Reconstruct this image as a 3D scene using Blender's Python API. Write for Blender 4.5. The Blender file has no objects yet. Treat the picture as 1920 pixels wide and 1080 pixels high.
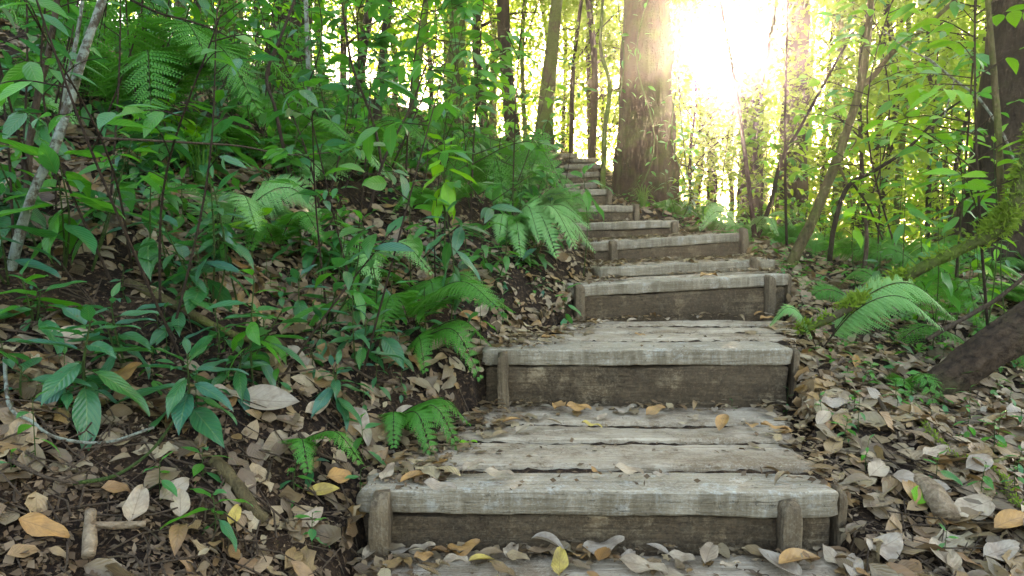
import bpy, math, random
import numpy as np
from mathutils import Vector

rng = np.random.default_rng(11)
random.seed(11)
SC = bpy.context.scene
COL = SC.collection
PI = math.pi

# ------------------------------------------------------------------ camera
FPX = 1200.0
HOR = 455.0
CAMZ = 0.61
PITCH = math.atan((540 - HOR) / FPX)
cd = bpy.data.cameras.new('camera')
cam = bpy.data.objects.new('camera', cd)
COL.objects.link(cam)
cam.location = (0, 0, CAMZ)
cam.rotation_euler = (PI / 2 - PITCH, 0, 0)
cd.sensor_width = 36
cd.lens = FPX / 1920 * 36
cd.clip_start = 0.02
cd.clip_end = 3000
SC.camera = cam


def ray(px, py):
    u = (px - 960) / FPX
    v = (540 - py) / FPX
    y = math.cos(PITCH) + v * math.sin(PITCH)
    z = -math.sin(PITCH) + v * math.cos(PITCH)
    return np.array([u, y, z])


def at(px, py, d):
    r = ray(px, py)
    r = r * (d / r[1])
    return np.array([r[0], r[1], r[2] + CAMZ])


def project(p):
    x, y, z = p[0], p[1], p[2] - CAMZ
    f = y * math.cos(PITCH) - z * math.sin(PITCH)
    up = y * math.sin(PITCH) + z * math.cos(PITCH)
    f = max(f, 0.05)
    return 960 + FPX * x / f, 540 - FPX * up / f


# ------------------------------------------------------------------ noise
def _hash(ix, iy, iz):
    h = (ix.astype(np.int64) * 374761393 + iy.astype(np.int64) * 668265263 + iz.astype(np.int64) * 1274126177) & 0xFFFFFFFF
    h = ((h ^ (h >> 13)) * 1274126177) & 0xFFFFFFFF
    h = (h ^ (h >> 16)) & 0xFFFFFFFF
    return h / 4294967295.0


def vnoise(p):
    p = np.asarray(p, float)
    i = np.floor(p).astype(np.int64)
    f = p - i
    f = f * f * (3 - 2 * f)
    r = np.zeros(len(p))
    for dx in (0, 1):
        for dy in (0, 1):
            for dz in (0, 1):
                w = (f[:, 0] if dx else 1 - f[:, 0]) * (f[:, 1] if dy else 1 - f[:, 1]) * (f[:, 2] if dz else 1 - f[:, 2])
                r += w * _hash(i[:, 0] + dx, i[:, 1] + dy, i[:, 2] + dz)
    return r * 2 - 1


def fbm(p, o=3):
    r = 0
    a = 1
    for k in range(o):
        r = r + a * vnoise(np.asarray(p) * (2 ** k) + 17.3 * k)
        a *= 0.5
    return r


# ------------------------------------------------------------------ stair layout (metres)
# left end x,y,z / right end x,y,z of the top front edge
STEPS = [
    ((-0.345, 0.86, -0.150), (0.90, 0.86, -0.155)),
    ((-0.379, 1.541, 0.000), (0.809, 1.541, -0.006)),
    ((-0.109, 2.400, 0.205), (1.066, 2.400, 0.210)),
    ((0.311, 3.250, 0.393), (1.550, 3.570, 0.436)),
    ((0.505, 3.650, 0.470), (1.650, 4.000, 0.507)),
    ((0.520, 4.250, 0.610), (1.690, 4.650, 0.684)),
    ((0.440, 5.000, 0.760), (1.395, 5.350, 0.800)),
    ((0.300, 5.700, 0.940), (1.170, 5.950, 0.955)),
    ((0.420, 6.450, 1.140), (1.020, 6.600, 1.155)),
    ((0.540, 7.200, 1.260), (0.950, 7.300, 1.290)),
    ((0.630, 7.900, 1.460), (1.100, 8.100, 1.500)),
    ((0.730, 8.600, 1.650), (1.200, 8.800, 1.680)),
    ((0.880, 9.300, 1.820), (1.270, 9.500, 1.850)),
    ((0.560, 10.00, 1.980), (1.040, 10.10, 2.000)),
]
NS = len(STEPS)
_ly = [s[0][1] for s in STEPS]
_lx = [s[0][0] for s in STEPS]
_ry = [s[1][1] for s in STEPS]
_rx = [s[1][0] for s in STEPS]
_lz = [s[0][2] for s in STEPS]
_rz = [s[1][2] for s in STEPS]


def xl_(y):
    return np.interp(y, [-3] + _ly + [14, 40], [-0.33] + _lx + [-0.2, -0.2])


def xr_(y):
    return np.interp(y, [-3] + _ry + [14, 40], [0.92] + _rx + [0.7, 0.7])


def height(x, y, rough=True):
    x = np.atleast_1d(np.asarray(x, float))
    y = np.atleast_1d(np.asarray(y, float))
    xl = xl_(y)
    xr = xr_(y)
    pl = np.interp(y, [-4, 0.2] + _ly + [11.5, 14, 40], [-0.62, -0.30] + [z - 0.07 for z in _lz] + [2.2, 2.2, -1.5])
    pr = np.interp(y, [-4, 0.2] + _ry + [11.5, 14, 40], [-0.66, -0.34] + [z - 0.115 for z in _rz] + [2.0, 1.6, -4])
    tl = np.maximum(0, xl - x)
    tr = np.maximum(0, x - xr)
    sl = np.interp(y, [-3, 3, 6, 11, 20, 40], [0.42, 0.42, 0.34, 0.25, 0.12, 0.05])
    e = np.clip(tl / 0.28, 0, 1)
    tle = np.minimum(tl, 9) + 0.15 * np.maximum(tl - 9, 0)
    zl = pl + 0.11 * e * e * (3 - 2 * e) + sl * np.maximum(0, tle - 0.1)
    sr = np.interp(y, [-3, 3, 5, 6, 8, 9, 12, 16], [0.06, 0.07, 0.12, 0.18, 0.38, 0.5, 0.55, 0.4])
    tre = np.minimum(tr, 5) + 0.45 * np.clip(tr - 5, 0, 8)
    zr = pr - sr * tre
    # inside the flight
    zin = np.full(x.shape, -0.62)
    for i, (L, R) in enumerate(STEPS):
        s = np.clip((x - L[0]) / (R[0] - L[0]), -0.3, 1.3)
        fy = L[1] + (R[1] - L[1]) * s + 0.075
        fz = L[2] + (R[2] - L[2]) * s - (0.085 if i < 3 else 0.02)
        zin = np.where(y > fy, fz, zin)
    zin = np.where(y > 10.3, np.interp(y, [10.3, 11.5, 14, 40], [1.98, 2.2, 1.9, -2.5]), zin)
    mid = (x >= xl) & (x <= xr)
    z = np.where(x < xl, zl, np.where(x > xr, zr, zin))
    if rough:
        P = np.stack([x, y, 0 * x], 1)
        amp = np.where(mid, 0.0, np.clip(np.maximum(tl, tr) / 0.4, 0.15, 1))
        z = z + amp * (0.07 * fbm(P * 1.6, 2) + 0.025 * fbm(P * 7 + 5, 2)) + np.where(mid, 0.004, 0.0) * fbm(P * 9, 2)
        far = np.clip((np.abs(x) - 6) / 20, 0, 1)
        z = z + far * 0.8 * fbm(P * 0.25, 2)
    return z


def h1(x, y):
    return float(height(x, y)[0])


def gpix(px, py, dmin=0.8, dmax=30):
    """point where the view ray through a pixel meets the ground"""
    ds = np.concatenate([np.arange(dmin, 6, 0.02), np.arange(6, dmax, 0.08)])
    r = ray(px, py)
    P = r[None, :] * (ds / r[1])[:, None]
    zz = P[:, 2] + CAMZ
    gz = height(P[:, 0], P[:, 1])
    k = np.argmax(zz <= gz)
    if zz[k] > gz[k]:
        k = len(ds) - 1
    return np.array([P[k, 0], P[k, 1], gz[k]])


def planepix(px, py, z):
    r = ray(px, py)
    s = (z - CAMZ) / r[2]
    return np.array([r[0] * s, r[1] * s, z])


# ------------------------------------------------------------------ mesh building
class MB:
    def __init__(self):
        self.v, self.q, self.t, self.uv, self.n = [], [], [], [], 0

    def add(self, V, Q=None, T=None, UV=None):
        V = np.asarray(V, float).reshape(-1, 3)
        if UV is None:
            UV = np.full((len(V), 2), 0.5)
        if Q is not None and len(Q):
            self.q.append(np.asarray(Q, np.int64) + self.n)
        if T is not None and len(T):
            self.t.append(np.asarray(T, np.int64) + self.n)
        self.v.append(V)
        self.uv.append(np.asarray(UV, float))
        self.n += len(V)

    def build(self, name, mat, parent=None, smooth=True):
        me = bpy.data.meshes.new(name)
        V = np.concatenate(self.v) if self.v else np.zeros((0, 3))
        UV = np.concatenate(self.uv) if self.uv else np.zeros((0, 2))
        Q = np.concatenate(self.q) if self.q else np.zeros((0, 4), np.int64)
        T = np.concatenate(self.t) if self.t else np.zeros((0, 3), np.int64)
        loops = np.concatenate([Q.ravel(), T.ravel()]).astype(np.int32)
        ls = np.concatenate([np.arange(len(Q)) * 4, len(Q) * 4 + np.arange(len(T)) * 3]).astype(np.int32)
        me.vertices.add(len(V))
        me.vertices.foreach_set('co', V.astype(np.float32).ravel())
        me.loops.add(len(loops))
        me.loops.foreach_set('vertex_index', loops)
        me.polygons.add(len(ls))
        me.polygons.foreach_set('loop_start', ls)
        uvl = me.uv_layers.new(name='UVMap')
        uvl.data.foreach_set('uv', UV[loops].astype(np.float32).ravel())
        if smooth:
            me.polygons.foreach_set('use_smooth', np.ones(len(ls), bool))
        me.update(calc_edges=True)
        me.materials.append(mat)
        o = bpy.data.objects.new(name, me)
        COL.objects.link(o)
        if parent is not None:
            o.parent = parent
        return o


def tag(o, label=None, cat=None, group=None, kind=None):
    if label:
        o['label'] = label
    if cat:
        o['category'] = cat
    if group:
        o['group'] = group
    if kind:
        o['kind'] = kind
    return o


def empty(name, loc=(0, 0, 0), rz=0.0):
    o = bpy.data.objects.new(name, None)
    o.empty_display_size = 0.05
    o.location = loc
    o.rotation_euler = (0, 0, rz)
    COL.objects.link(o)
    return o


def nrm(v):
    v = np.asarray(v, float)
    return v / np.maximum(1e-9, np.linalg.norm(v, axis=-1, keepdims=True))


def frame(d, n):
    d = nrm(d)
    x = nrm(np.cross(d, n))
    z = np.cross(x, d)
    return np.stack([x, d, z], -1)          # columns


def leaf_template(rows=4, half=1, w=0.36, fold=0.2, droop=0.5, a=0.9, b=0.9, wave=0.0, curl=0.0, start=0.0, tear=0):
    V, UV = [], []
    y = z = 0.0
    nc = 2 * half + 1
    for i in range(rows + 1):
        v = i / rows
        ang = start - droop * v
        if i:
            y += math.cos(ang) / rows
            z += math.sin(ang) / rows
        hw = w / 2 * max(0.02, math.sin(PI * min(1, max(0, v)) ** a) ** b) * (1 - 0.25 * v ** 5)
        for j in range(nc):
            s = (j - half) / half
            hj = hw
            if tear:
                hj = hw * (1 - abs(s) * .75 * abs(math.sin(i * 2.3 * tear + (1.7 if s > 0 else 0))) ** 2)
            x = s * hj
            zz = z + fold * abs(x) + wave * math.sin(v * 9 + (1.3 if s > 0 else 0)) * abs(s) * 0.06
            if curl:
                th = s * curl
                x = hw * math.sin(th) / max(0.3, curl)
                zz = z + hw * (1 - math.cos(th)) / max(0.3, curl)
            V.append((x, y, zz))
            UV.append((0.5 + 0.5 * s, v))
    Q = []
    for i in range(rows):
        for j in range(nc - 1):
            k = i * nc + j
            Q.append((k, k + 1, k + 1 + nc, k + nc))
    return np.array(V), np.array(Q), np.array(UV)


def scatter(mb, tmpl, pos, R, scl):
    V, Q, UV = tmpl
    n = len(pos)
    if n == 0:
        return
    scl = np.asarray(scl, float)
    if scl.ndim == 1:
        scl = np.repeat(scl[:, None], 3, 1)
    L = V[None] * scl[:, None, :]
    W = np.einsum('nij,nmj->nmi', R, L) + pos[:, None, :]
    off = (np.arange(n) * len(V))[:, None, None]
    mb.add(W.reshape(-1, 3), (Q[None] + off).reshape(-1, 4), None, np.tile(UV, (n, 1)))


def tube(mb, pts, rad, seg=8, cap=True, bump=0.0, bscale=6.0, ridge=0.0, flute=0.0):
    pts = np.asarray(pts, float)
    n = len(pts)
    rad = np.broadcast_to(np.asarray(rad, float), (n,))
    tan = nrm(np.gradient(pts, axis=0))
    ref = np.array([0.0, 0.0, 1.0]) if abs(tan[0][2]) < 0.8 else np.array([1.0, 0.0, 0.0])
    x = nrm(np.cross(tan[0], ref))
    V, UV = [], []
    L = np.concatenate([[0], np.cumsum(np.linalg.norm(np.diff(pts, axis=0), axis=1))])
    for i in range(n):
        x = nrm(x - tan[i] * np.dot(x, tan[i]))
        yv = np.cross(tan[i], x)
        for k in range(seg):
            th = 2 * PI * k / seg
            V.append(pts[i] + rad[i] * (math.cos(th) * x + math.sin(th) * yv))
            UV.append((k / seg, L[i]))
    V = np.array(V)
    if bump:
        C = np.repeat(pts, seg, 0)
        nz = fbm(V * bscale, 2)
        f = 1 + bump * nz
        if ridge:
            ta = np.tile(np.arange(seg) / seg * 2 * PI, n)
            f = f + ridge * fbm(np.stack([np.cos(ta) * 5, np.sin(ta) * 5, np.repeat(L, seg) * 1.6], 1), 4)
        if flute:
            th = np.tile(np.arange(seg) / seg * 2 * PI, n)
            zz = np.maximum(0, V[:, 2])
            f = f + flute * np.exp(-zz / .45) * (np.cos(5 * th + 1 + .6 * np.sin(2 * th)) + .5 * np.cos(3 * th))
        V = C + (V - C) * f[:, None]
    Q = []
    for i in range(n - 1):
        for k in range(seg):
            a = i * seg + k
            b = i * seg + (k + 1) % seg
            Q.append((a, b, b + seg, a + seg))
    T = []
    nv = len(V)
    if cap:
        V = np.concatenate([V, pts[:1], pts[-1:]])
        UV += [(0.5, 0), (0.5, L[-1])]
        for k in range(seg):
            T.append((nv, (k + 1) % seg, k))
            T.append((nv + 1, (n - 1) * seg + k, (n - 1) * seg + (k + 1) % seg))
    mb.add(V, Q, T, UV)


def curve(ctrl, n):
    """smooth Catmull-Rom through control points"""
    P = np.asarray(ctrl, float)
    if len(P) == 2:
        t = np.linspace(0, 1, n)[:, None]
        return P[0] * (1 - t) + P[1] * t
    E = np.concatenate([[2 * P[0] - P[1]], P, [2 * P[-1] - P[-2]]])
    out = []
    for u in np.linspace(0, len(P) - 1 - 1e-6, n):
        i = int(u)
        t = u - i
        p0, p1, p2, p3 = E[i:i + 4]
        out.append(0.5 * (2 * p1 + (p2 - p0) * t + (2 * p0 - 5 * p1 + 4 * p2 - p3) * t * t + (3 * p1 - p0 - 3 * p2 + p3) * t ** 3))
    return np.array(out)


# ------------------------------------------------------------------ materials
class NT:
    def __init__(self, name):
        self.m = bpy.data.materials.new(name)
        self.m.use_nodes = True
        self.t = self.m.node_tree
        self.t.nodes.clear()
        self.out = self.t.nodes.new('ShaderNodeOutputMaterial')

    def n(self, typ, **kw):
        nd = self.t.nodes.new(typ)
        for k, v in kw.items():
            if k.startswith('i_'):
                nd.inputs[k[2:].replace('_', ' ')].default_value = v
            else:
                setattr(nd, k, v)
        return nd

    def l(self, a, b):
        self.t.links.new(a, b)

    def ramp(self, fac, stops, interp='LINEAR'):
        r = self.n('ShaderNodeValToRGB')
        r.color_ramp.interpolation = interp
        el = r.color_ramp.elements
        while len(el) < len(stops):
            el.new(0.5)
        for e, (p, c) in zip(el, stops):
            e.position = p
            e.color = (*c, 1) if len(c) == 3 else c
        if fac is not None:
            self.l(fac, r.inputs[0])
        return r.outputs[0]

    def math(self, op, a, b=None):
        nd = self.n('ShaderNodeMath', operation=op)
        for k, v in enumerate((a, b)):
            if v is None:
                continue
            if isinstance(v, (int, float)):
                nd.inputs[k].default_value = v
            else:
                self.l(v, nd.inputs[k])
        return nd.outputs[0]

    def mix(self, fac, a, b, blend='MIX'):
        nd = self.n('ShaderNodeMix', data_type='RGBA', blend_type=blend)
        for s, v in ((0, fac), (6, a), (7, b)):
            if isinstance(v, (int, float)):
                nd.inputs[s].default_value = v
            elif isinstance(v, tuple):
                nd.inputs[s].default_value = (*v, 1)
            else:
                self.l(v, nd.inputs[s])
        return nd.outputs[2]

    def noise(self, vec, scale, detail=4, rough=0.55, dist=0.0):
        nd = self.n('ShaderNodeTexNoise')
        nd.inputs['Scale'].default_value = scale
        nd.inputs['Detail'].default_value = detail
        nd.inputs['Roughness'].default_value = rough
        nd.inputs['Distortion'].default_value = dist
        if vec is not None:
            self.l(vec, nd.inputs['Vector'])
        return nd.outputs[0]

    def coords(self, scale=(1, 1, 1), kind='Object', rnd=True):
        tc = self.n('ShaderNodeTexCoord')
        mp = self.n('ShaderNodeMapping')
        mp.inputs['Scale'].default_value = scale
        self.l(tc.outputs[kind], mp.inputs['Vector'])
        if rnd:
            oi = self.n('ShaderNodeObjectInfo')
            mul = self.n('ShaderNodeVectorMath', operation='SCALE')
            mul.inputs[0].default_value = (13.1, 37.7, 21.3)
            self.l(oi.outputs['Random'], mul.inputs['Scale'])
            self.l(mul.outputs[0], mp.inputs['Location'])
        return mp.outputs[0]

    def bump(self, h, strength=0.5, dist=0.01, prev=None):
        b = self.n('ShaderNodeBump')
        b.inputs['Strength'].default_value = strength
        b.inputs['Distance'].default_value = dist
        self.l(h, b.inputs['Height'])
        if prev is not None:
            self.l(prev, b.inputs['Normal'])
        return b.outputs[0]

    def principled(self, col, rough=0.8, spec=0.3, normal=None):
        p = self.n('ShaderNodeBsdfPrincipled')
        if isinstance(col, tuple):
            p.inputs['Base Color'].default_value = (*col, 1)
        else:
            self.l(col, p.inputs['Base Color'])
        if isinstance(rough, (int, float)):
            p.inputs['Roughness'].default_value = rough
        else:
            self.l(rough, p.inputs['Roughness'])
        p.inputs['Specular IOR Level'].default_value = spec
        if normal is not None:
            self.l(normal, p.inputs['Normal'])
        return p.outputs[0]

    def done(self, sh):
        self.l(sh, self.out.inputs['Surface'])
        return self.m


def leaf_material(name, cols, trans, tfac=0.35, rough=0.38, spec=0.5, veins=True, nveins=9.0, dry=False):
    t = NT(name)
    g = t.n('ShaderNodeNewGeometry')
    rnd = g.outputs['Random Per Island']
    k = len(cols)
    base = t.ramp(rnd, [(i / max(1, k - 1), c) for i, c in enumerate(cols)])
    uv = t.n('ShaderNodeTexCoord')
    sep = t.n('ShaderNodeSeparateXYZ')
    t.l(uv.outputs['UV'], sep.inputs[0])
    off = t.math('ABSOLUTE', t.math('SUBTRACT', sep.outputs[0], 0.5))
    pos = t.coords(kind='Object', rnd=True)
    nz = t.noise(pos, 35 if not dry else 28, 3)
    normal = None
    if veins:
        mid = t.math('LESS_THAN', off, 0.022)
        vv = t.math('SUBTRACT', t.math('MULTIPLY', sep.outputs[1], nveins), t.math('MULTIPLY', off, 5.0))
        tri = t.math('PINGPONG', vv, 0.5)
        line = t.math('LESS_THAN', tri, 0.06)
        vein = t.math('MAXIMUM', mid, t.math('MULTIPLY', line, 0.45))
        vc = (0.16, 0.26, 0.07) if not dry else (0.10, 0.06, 0.035)
        base = t.mix(t.math('MULTIPLY', vein, 0.55 if not dry else 0.4), base, vc)
        hgt = t.math('ADD', t.math('MULTIPLY', tri, 1.0), t.math('MULTIPLY', nz, 0.5))
        normal = t.bump(hgt, 0.35, 0.006 if not dry else .004)
    if dry:
        blot = t.ramp(t.noise(pos, 22, 4, 0.65), [(0.42, (0, 0, 0)), (0.62, (1, 1, 1))])
        base = t.mix(t.math('MULTIPLY', blot, 0.55), base, (0.11, 0.065, 0.035))
        pale = t.ramp(t.noise(pos, 9, 3, 0.6), [(0.55, (0, 0, 0)), (0.75, (1, 1, 1))])
        base = t.mix(t.math('MULTIPLY', pale, 0.3), base, (0.38, 0.31, 0.21))
    else:
        if veins:                                        # insect spots and browned tips
            sp = t.noise(pos, 55, 3, 0.7)
            tip = t.math('MULTIPLY', t.math('GREATER_THAN', sep.outputs[1], 0.86), t.math('GREATER_THAN', rnd, 0.6))
            sp2 = t.math('ADD', sp, t.math('MULTIPLY', tip, 0.16))
            base = t.mix(t.math('MULTIPLY', t.ramp(sp2, [(0.66, (0, 0, 0)), (0.70, (1, 1, 1))]), 0.75), base, (0.10, 0.065, 0.025))
        base = t.mix(t.math('MULTIPLY', t.ramp(nz, [(0.35, (0, 0, 0)), (0.75, (1, 1, 1))]), 0.35), base, (0.5, 0.55, 0.3), 'MULTIPLY')
    p = t.principled(base, rough, spec, normal)
    tr = t.n('ShaderNodeBsdfTranslucent')
    tr.inputs['Color'].default_value = (*trans, 1)
    tv = t.mix(0.5, base, trans, 'MIX')
    t.l(tv, tr.inputs['Color'])
    mx = t.n('ShaderNodeMixShader')
    mx.inputs[0].default_value = tfac
    t.l(p, mx.inputs[1])
    t.l(tr.outputs[0], mx.inputs[2])
    return t.done(mx.outputs[0])


M = {}
M['leaf_dark'] = leaf_material('leaf_dark', [(0.010, 0.085, 0.022), (0.014, 0.12, 0.022), (0.012, 0.12, 0.065), (0.022, 0.15, 0.02), (0.016, 0.13, 0.09), (0.012, 0.11, 0.045), (0.03, 0.16, 0.11)], (0.05, 0.46, 0.04), 0.3, 0.33, 0.8)  # teal tones imitate the blue sky sheen on the leaves
M['leaf_mid'] = leaf_material('leaf_mid', [(0.016, 0.14, 0.018), (0.03, 0.20, 0.016), (0.018, 0.17, 0.075), (0.045, 0.25, 0.018), (0.018, 0.16, 0.045)], (0.14, 0.62, 0.03), 0.38, 0.36, 0.6)
M['leaf_lime'] = leaf_material('leaf_lime', [(0.07, 0.32, 0.01), (0.11, 0.38, 0.012), (0.19, 0.42, 0.02)], (0.28, 0.72, 0.02), 0.38, 0.42, 0.4)
M['leaf_far'] = leaf_material('leaf_far', [(0.035, 0.11, 0.018), (0.06, 0.16, 0.022), (0.09, 0.2, 0.025), (0.05, 0.13, 0.02)], (0.52, 0.80, 0.05), 0.62, 0.5, 0.35, veins=False)
M['fern'] = leaf_material('fern_green', [(0.03, 0.18, 0.025), (0.05, 0.23, 0.03), (0.04, 0.2, 0.02)], (0.14, 0.6, 0.04), 0.35, 0.5, 0.35, veins=False)
M['fern_pale'] = leaf_material('fern_pale', [(0.13, 0.35, 0.10), (0.19, 0.43, 0.15), (0.15, 0.39, 0.10)], (0.25, 0.6, 0.2), 0.3, 0.5, 0.4, veins=False)
M['dry'] = leaf_material('dry_leaf', [(0.135, 0.080, 0.032), (0.242, 0.172, 0.090), (0.054, 0.032, 0.014), (0.312, 0.246, 0.140), (0.226, 0.107, 0.027), (0.367, 0.303, 0.187), (0.081, 0.050, 0.023), (0.281, 0.164, 0.051),
                                         (0.198, 0.147, 0.081), (0.041, 0.025, 0.013), (0.257, 0.205, 0.125), (0.189, 0.095, 0.032), (0.265, 0.237, 0.172)], (0.35, 0.210, 0.08), 0.12, 0.45, 0.5, True, 7.0, dry=True)
M['crumb'] = leaf_material('rotted_leaf', [(0.05, 0.03, 0.016), (0.09, 0.055, 0.028), (0.14, 0.09, 0.05), (0.07, 0.045, 0.025), (0.20, 0.14, 0.085), (0.04, 0.025, 0.014)], (0.2, 0.12, 0.05), 0.05, 0.6, 0.3, False, dry=True)
M['dry_tan'] = leaf_material('dry_leaf_tan', [(0.33, 0.25, 0.16), (0.38, 0.31, 0.22), (0.30, 0.22, 0.15)], (0.4, 0.25, 0.1), 0.12, 0.5, 0.35, True, 7.0, dry=True)
M['dry_orange'] = leaf_material('dry_leaf_orange', [(0.34, 0.17, 0.05), (0.40, 0.22, 0.07), (0.28, 0.13, 0.045)], (0.45, 0.2, 0.05), 0.12, 0.5, 0.35, True, 7.0, dry=True)
M['dry_grey'] = leaf_material('dry_leaf_grey', [(0.26, 0.215, 0.16), (0.31, 0.265, 0.205), (0.21, 0.165, 0.12)], (0.3, 0.2, 0.12), 0.1, 0.5, 0.4, True, 7.0, dry=True)
M['dry_yellow'] = leaf_material('dry_leaf_yellow', [(0.50, 0.40, 0.10), (0.46, 0.34, 0.07), (0.48, 0.40, 0.15)], (0.5, 0.35, 0.06), 0.15, 0.5, 0.35, True, 7.0, dry=True)


def soil_material():
    t = NT('forest_soil')
    c = t.coords(rnd=False)
    n1 = t.noise(c, 5, 5, 0.6)
    n2 = t.noise(c, 60, 4, 0.7)
    col = t.ramp(n1, [(0.3, (0.007, 0.004, 0.003)), (0.5, (0.018, 0.010, 0.006)), (0.7, (0.045, 0.026, 0.014))])
    col = t.mix(t.ramp(n2, [(0.52, (0, 0, 0)), (0.7, (1, 1, 1))]), col, (0.12, 0.075, 0.04))
    h = t.math('ADD', t.math('MULTIPLY', n1, 0.6), n2)
    return t.done(t.principled(col, 0.9, 0.2, t.bump(h, 0.9, 0.03)))


def wood_material(name, cols, dirt, dirt_amt, lichen, grain=(1.6, 60, 45), crust=0.0, mud=0.0):
    t = NT(name)
    c = t.coords(grain)
    c2 = t.coords((1, 1, 1))
    g1 = t.noise(c, 2.2, 6, 0.7, 0.8)
    g2 = t.noise(c, 6, 5, 0.75, 0.5)
    col = t.ramp(g1, [(0.32, cols[0]), (0.5, cols[1]), (0.66, cols[2])])
    crack = t.ramp(g2, [(0.31, (1, 1, 1)), (0.38, (0, 0, 0))])
    col = t.mix(t.math('MULTIPLY', crack, 0.6), col, tuple(x * 0.3 for x in cols[0]))
    big = t.noise(c2, 4.0, 6, 0.75)
    col = t.mix(t.math('MULTIPLY', t.ramp(big, [(0.50 - 0.12 * dirt_amt, (0, 0, 0)), (0.66 - 0.12 * dirt_amt, (1, 1, 1))]), min(1, 0.5 + dirt_amt * 0.5)), col, dirt)
    fine = t.noise(c2, 130, 3, 0.7)
    col = t.mix(t.math('MULTIPLY', t.ramp(fine, [(0.5, (0, 0, 0)), (0.66, (1, 1, 1))]), 0.45), col, lichen)
    blot = t.noise(c2, 13, 7, 0.8)
    col = t.mix(t.math('MULTIPLY', t.ramp(blot, [(0.55, (0, 0, 0)), (0.62, (1, 1, 1))]), 0.35 + crust), col, lichen)
    if crust:                                            # run-off stains down the front face
        st = t.noise(t.coords((24, 3, 2.5)), 1.0, 4, 0.7)
        ge = t.n('ShaderNodeNewGeometry')
        sz = t.n('ShaderNodeSeparateXYZ')
        t.l(ge.outputs['True Normal'], sz.inputs[0])
        face = t.ramp(sz.outputs[2], [(0.45, (1, 1, 1)), (0.8, (0, 0, 0))])
        stf = t.math('MULTIPLY', t.ramp(st, [(0.38, (0.25, 0.25, 0.25)), (0.62, (1, 1, 1))]), 0.75)
        col = t.mix(t.math('MULTIPLY', stf, face), col, dirt)
    pit = t.ramp(t.noise(c2, 42, 5, 0.85), [(0.34, (1, 1, 1)), (0.42, (0, 0, 0))])
    col = t.mix(t.math('MULTIPLY', pit, 0.8), col, tuple(x * .6 for x in dirt))
    h = t.math('ADD', t.math('SUBTRACT', g1, t.math('MULTIPLY', crack, 0.9)), t.math('MULTIPLY', fine, 0.4))
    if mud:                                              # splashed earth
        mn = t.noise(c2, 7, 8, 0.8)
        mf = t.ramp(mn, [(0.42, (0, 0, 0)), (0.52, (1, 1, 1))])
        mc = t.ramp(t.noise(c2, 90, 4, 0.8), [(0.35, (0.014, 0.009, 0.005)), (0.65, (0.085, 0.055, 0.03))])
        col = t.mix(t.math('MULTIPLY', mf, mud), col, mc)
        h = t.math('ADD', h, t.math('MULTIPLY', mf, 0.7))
    return t.done(t.principled(col, 0.8, 0.3, t.bump(h, 0.9, 0.010)))


M['soil'] = soil_material()
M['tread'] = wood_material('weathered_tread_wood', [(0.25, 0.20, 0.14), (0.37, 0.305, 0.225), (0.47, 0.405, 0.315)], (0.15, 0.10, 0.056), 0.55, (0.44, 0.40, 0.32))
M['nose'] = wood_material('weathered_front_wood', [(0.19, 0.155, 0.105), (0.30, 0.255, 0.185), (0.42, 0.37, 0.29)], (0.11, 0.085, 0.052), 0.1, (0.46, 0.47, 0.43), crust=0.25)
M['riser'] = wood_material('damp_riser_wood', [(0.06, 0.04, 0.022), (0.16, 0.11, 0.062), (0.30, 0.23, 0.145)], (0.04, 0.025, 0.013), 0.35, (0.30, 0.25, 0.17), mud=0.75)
M['stake'] = wood_material('old_stake_wood', [(0.06, 0.042, 0.026), (0.12, 0.085, 0.05), (0.21, 0.16, 0.10)], (0.06, 0.04, 0.022), 0.3, (0.2, 0.17, 0.12), grain=(26, 26, 1.5))


def bark_material(name, dark, light, moss, moss_amt, lichen=None, lich_amt=0.0, zs=5.0, sc=1.0):
    t = NT(name)
    c = t.coords((22 * sc, 22 * sc, zs * sc))
    c2 = t.coords((1, 1, 1))
    n = t.noise(c, 1.2, 6, 0.65, 0.4)
    col = t.ramp(n, [(0.3, dark), (0.7, light)])
    m = t.noise(c2, 4.5 * sc, 5, 0.7)
    mf = t.ramp(m, [(0.62 - 0.35 * moss_amt, (0, 0, 0)), (0.75 - 0.3 * moss_amt, (1, 1, 1))])
    mcol = t.ramp(t.noise(c2, 60, 3), [(0.3, tuple(x * 0.5 for x in moss)), (0.7, moss)])
    col = t.mix(t.math('MULTIPLY', mf, min(1.0, moss_amt * 1.3)), col, mcol)
    if lichen:
        lf = t.ramp(t.noise(c2, 30, 4, 0.7), [(0.6 - 0.25 * lich_amt, (0, 0, 0)), (0.68 - 0.2 * lich_amt, (1, 1, 1))])
        col = t.mix(t.math('MULTIPLY', lf, 0.8), col, lichen)
    h = t.math('ADD', n, t.math('MULTIPLY', t.noise(c2, 50, 3), 0.4))
    return t.done(t.principled(col, 0.88, 0.2, t.bump(h, 1.0, 0.03)))


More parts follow.
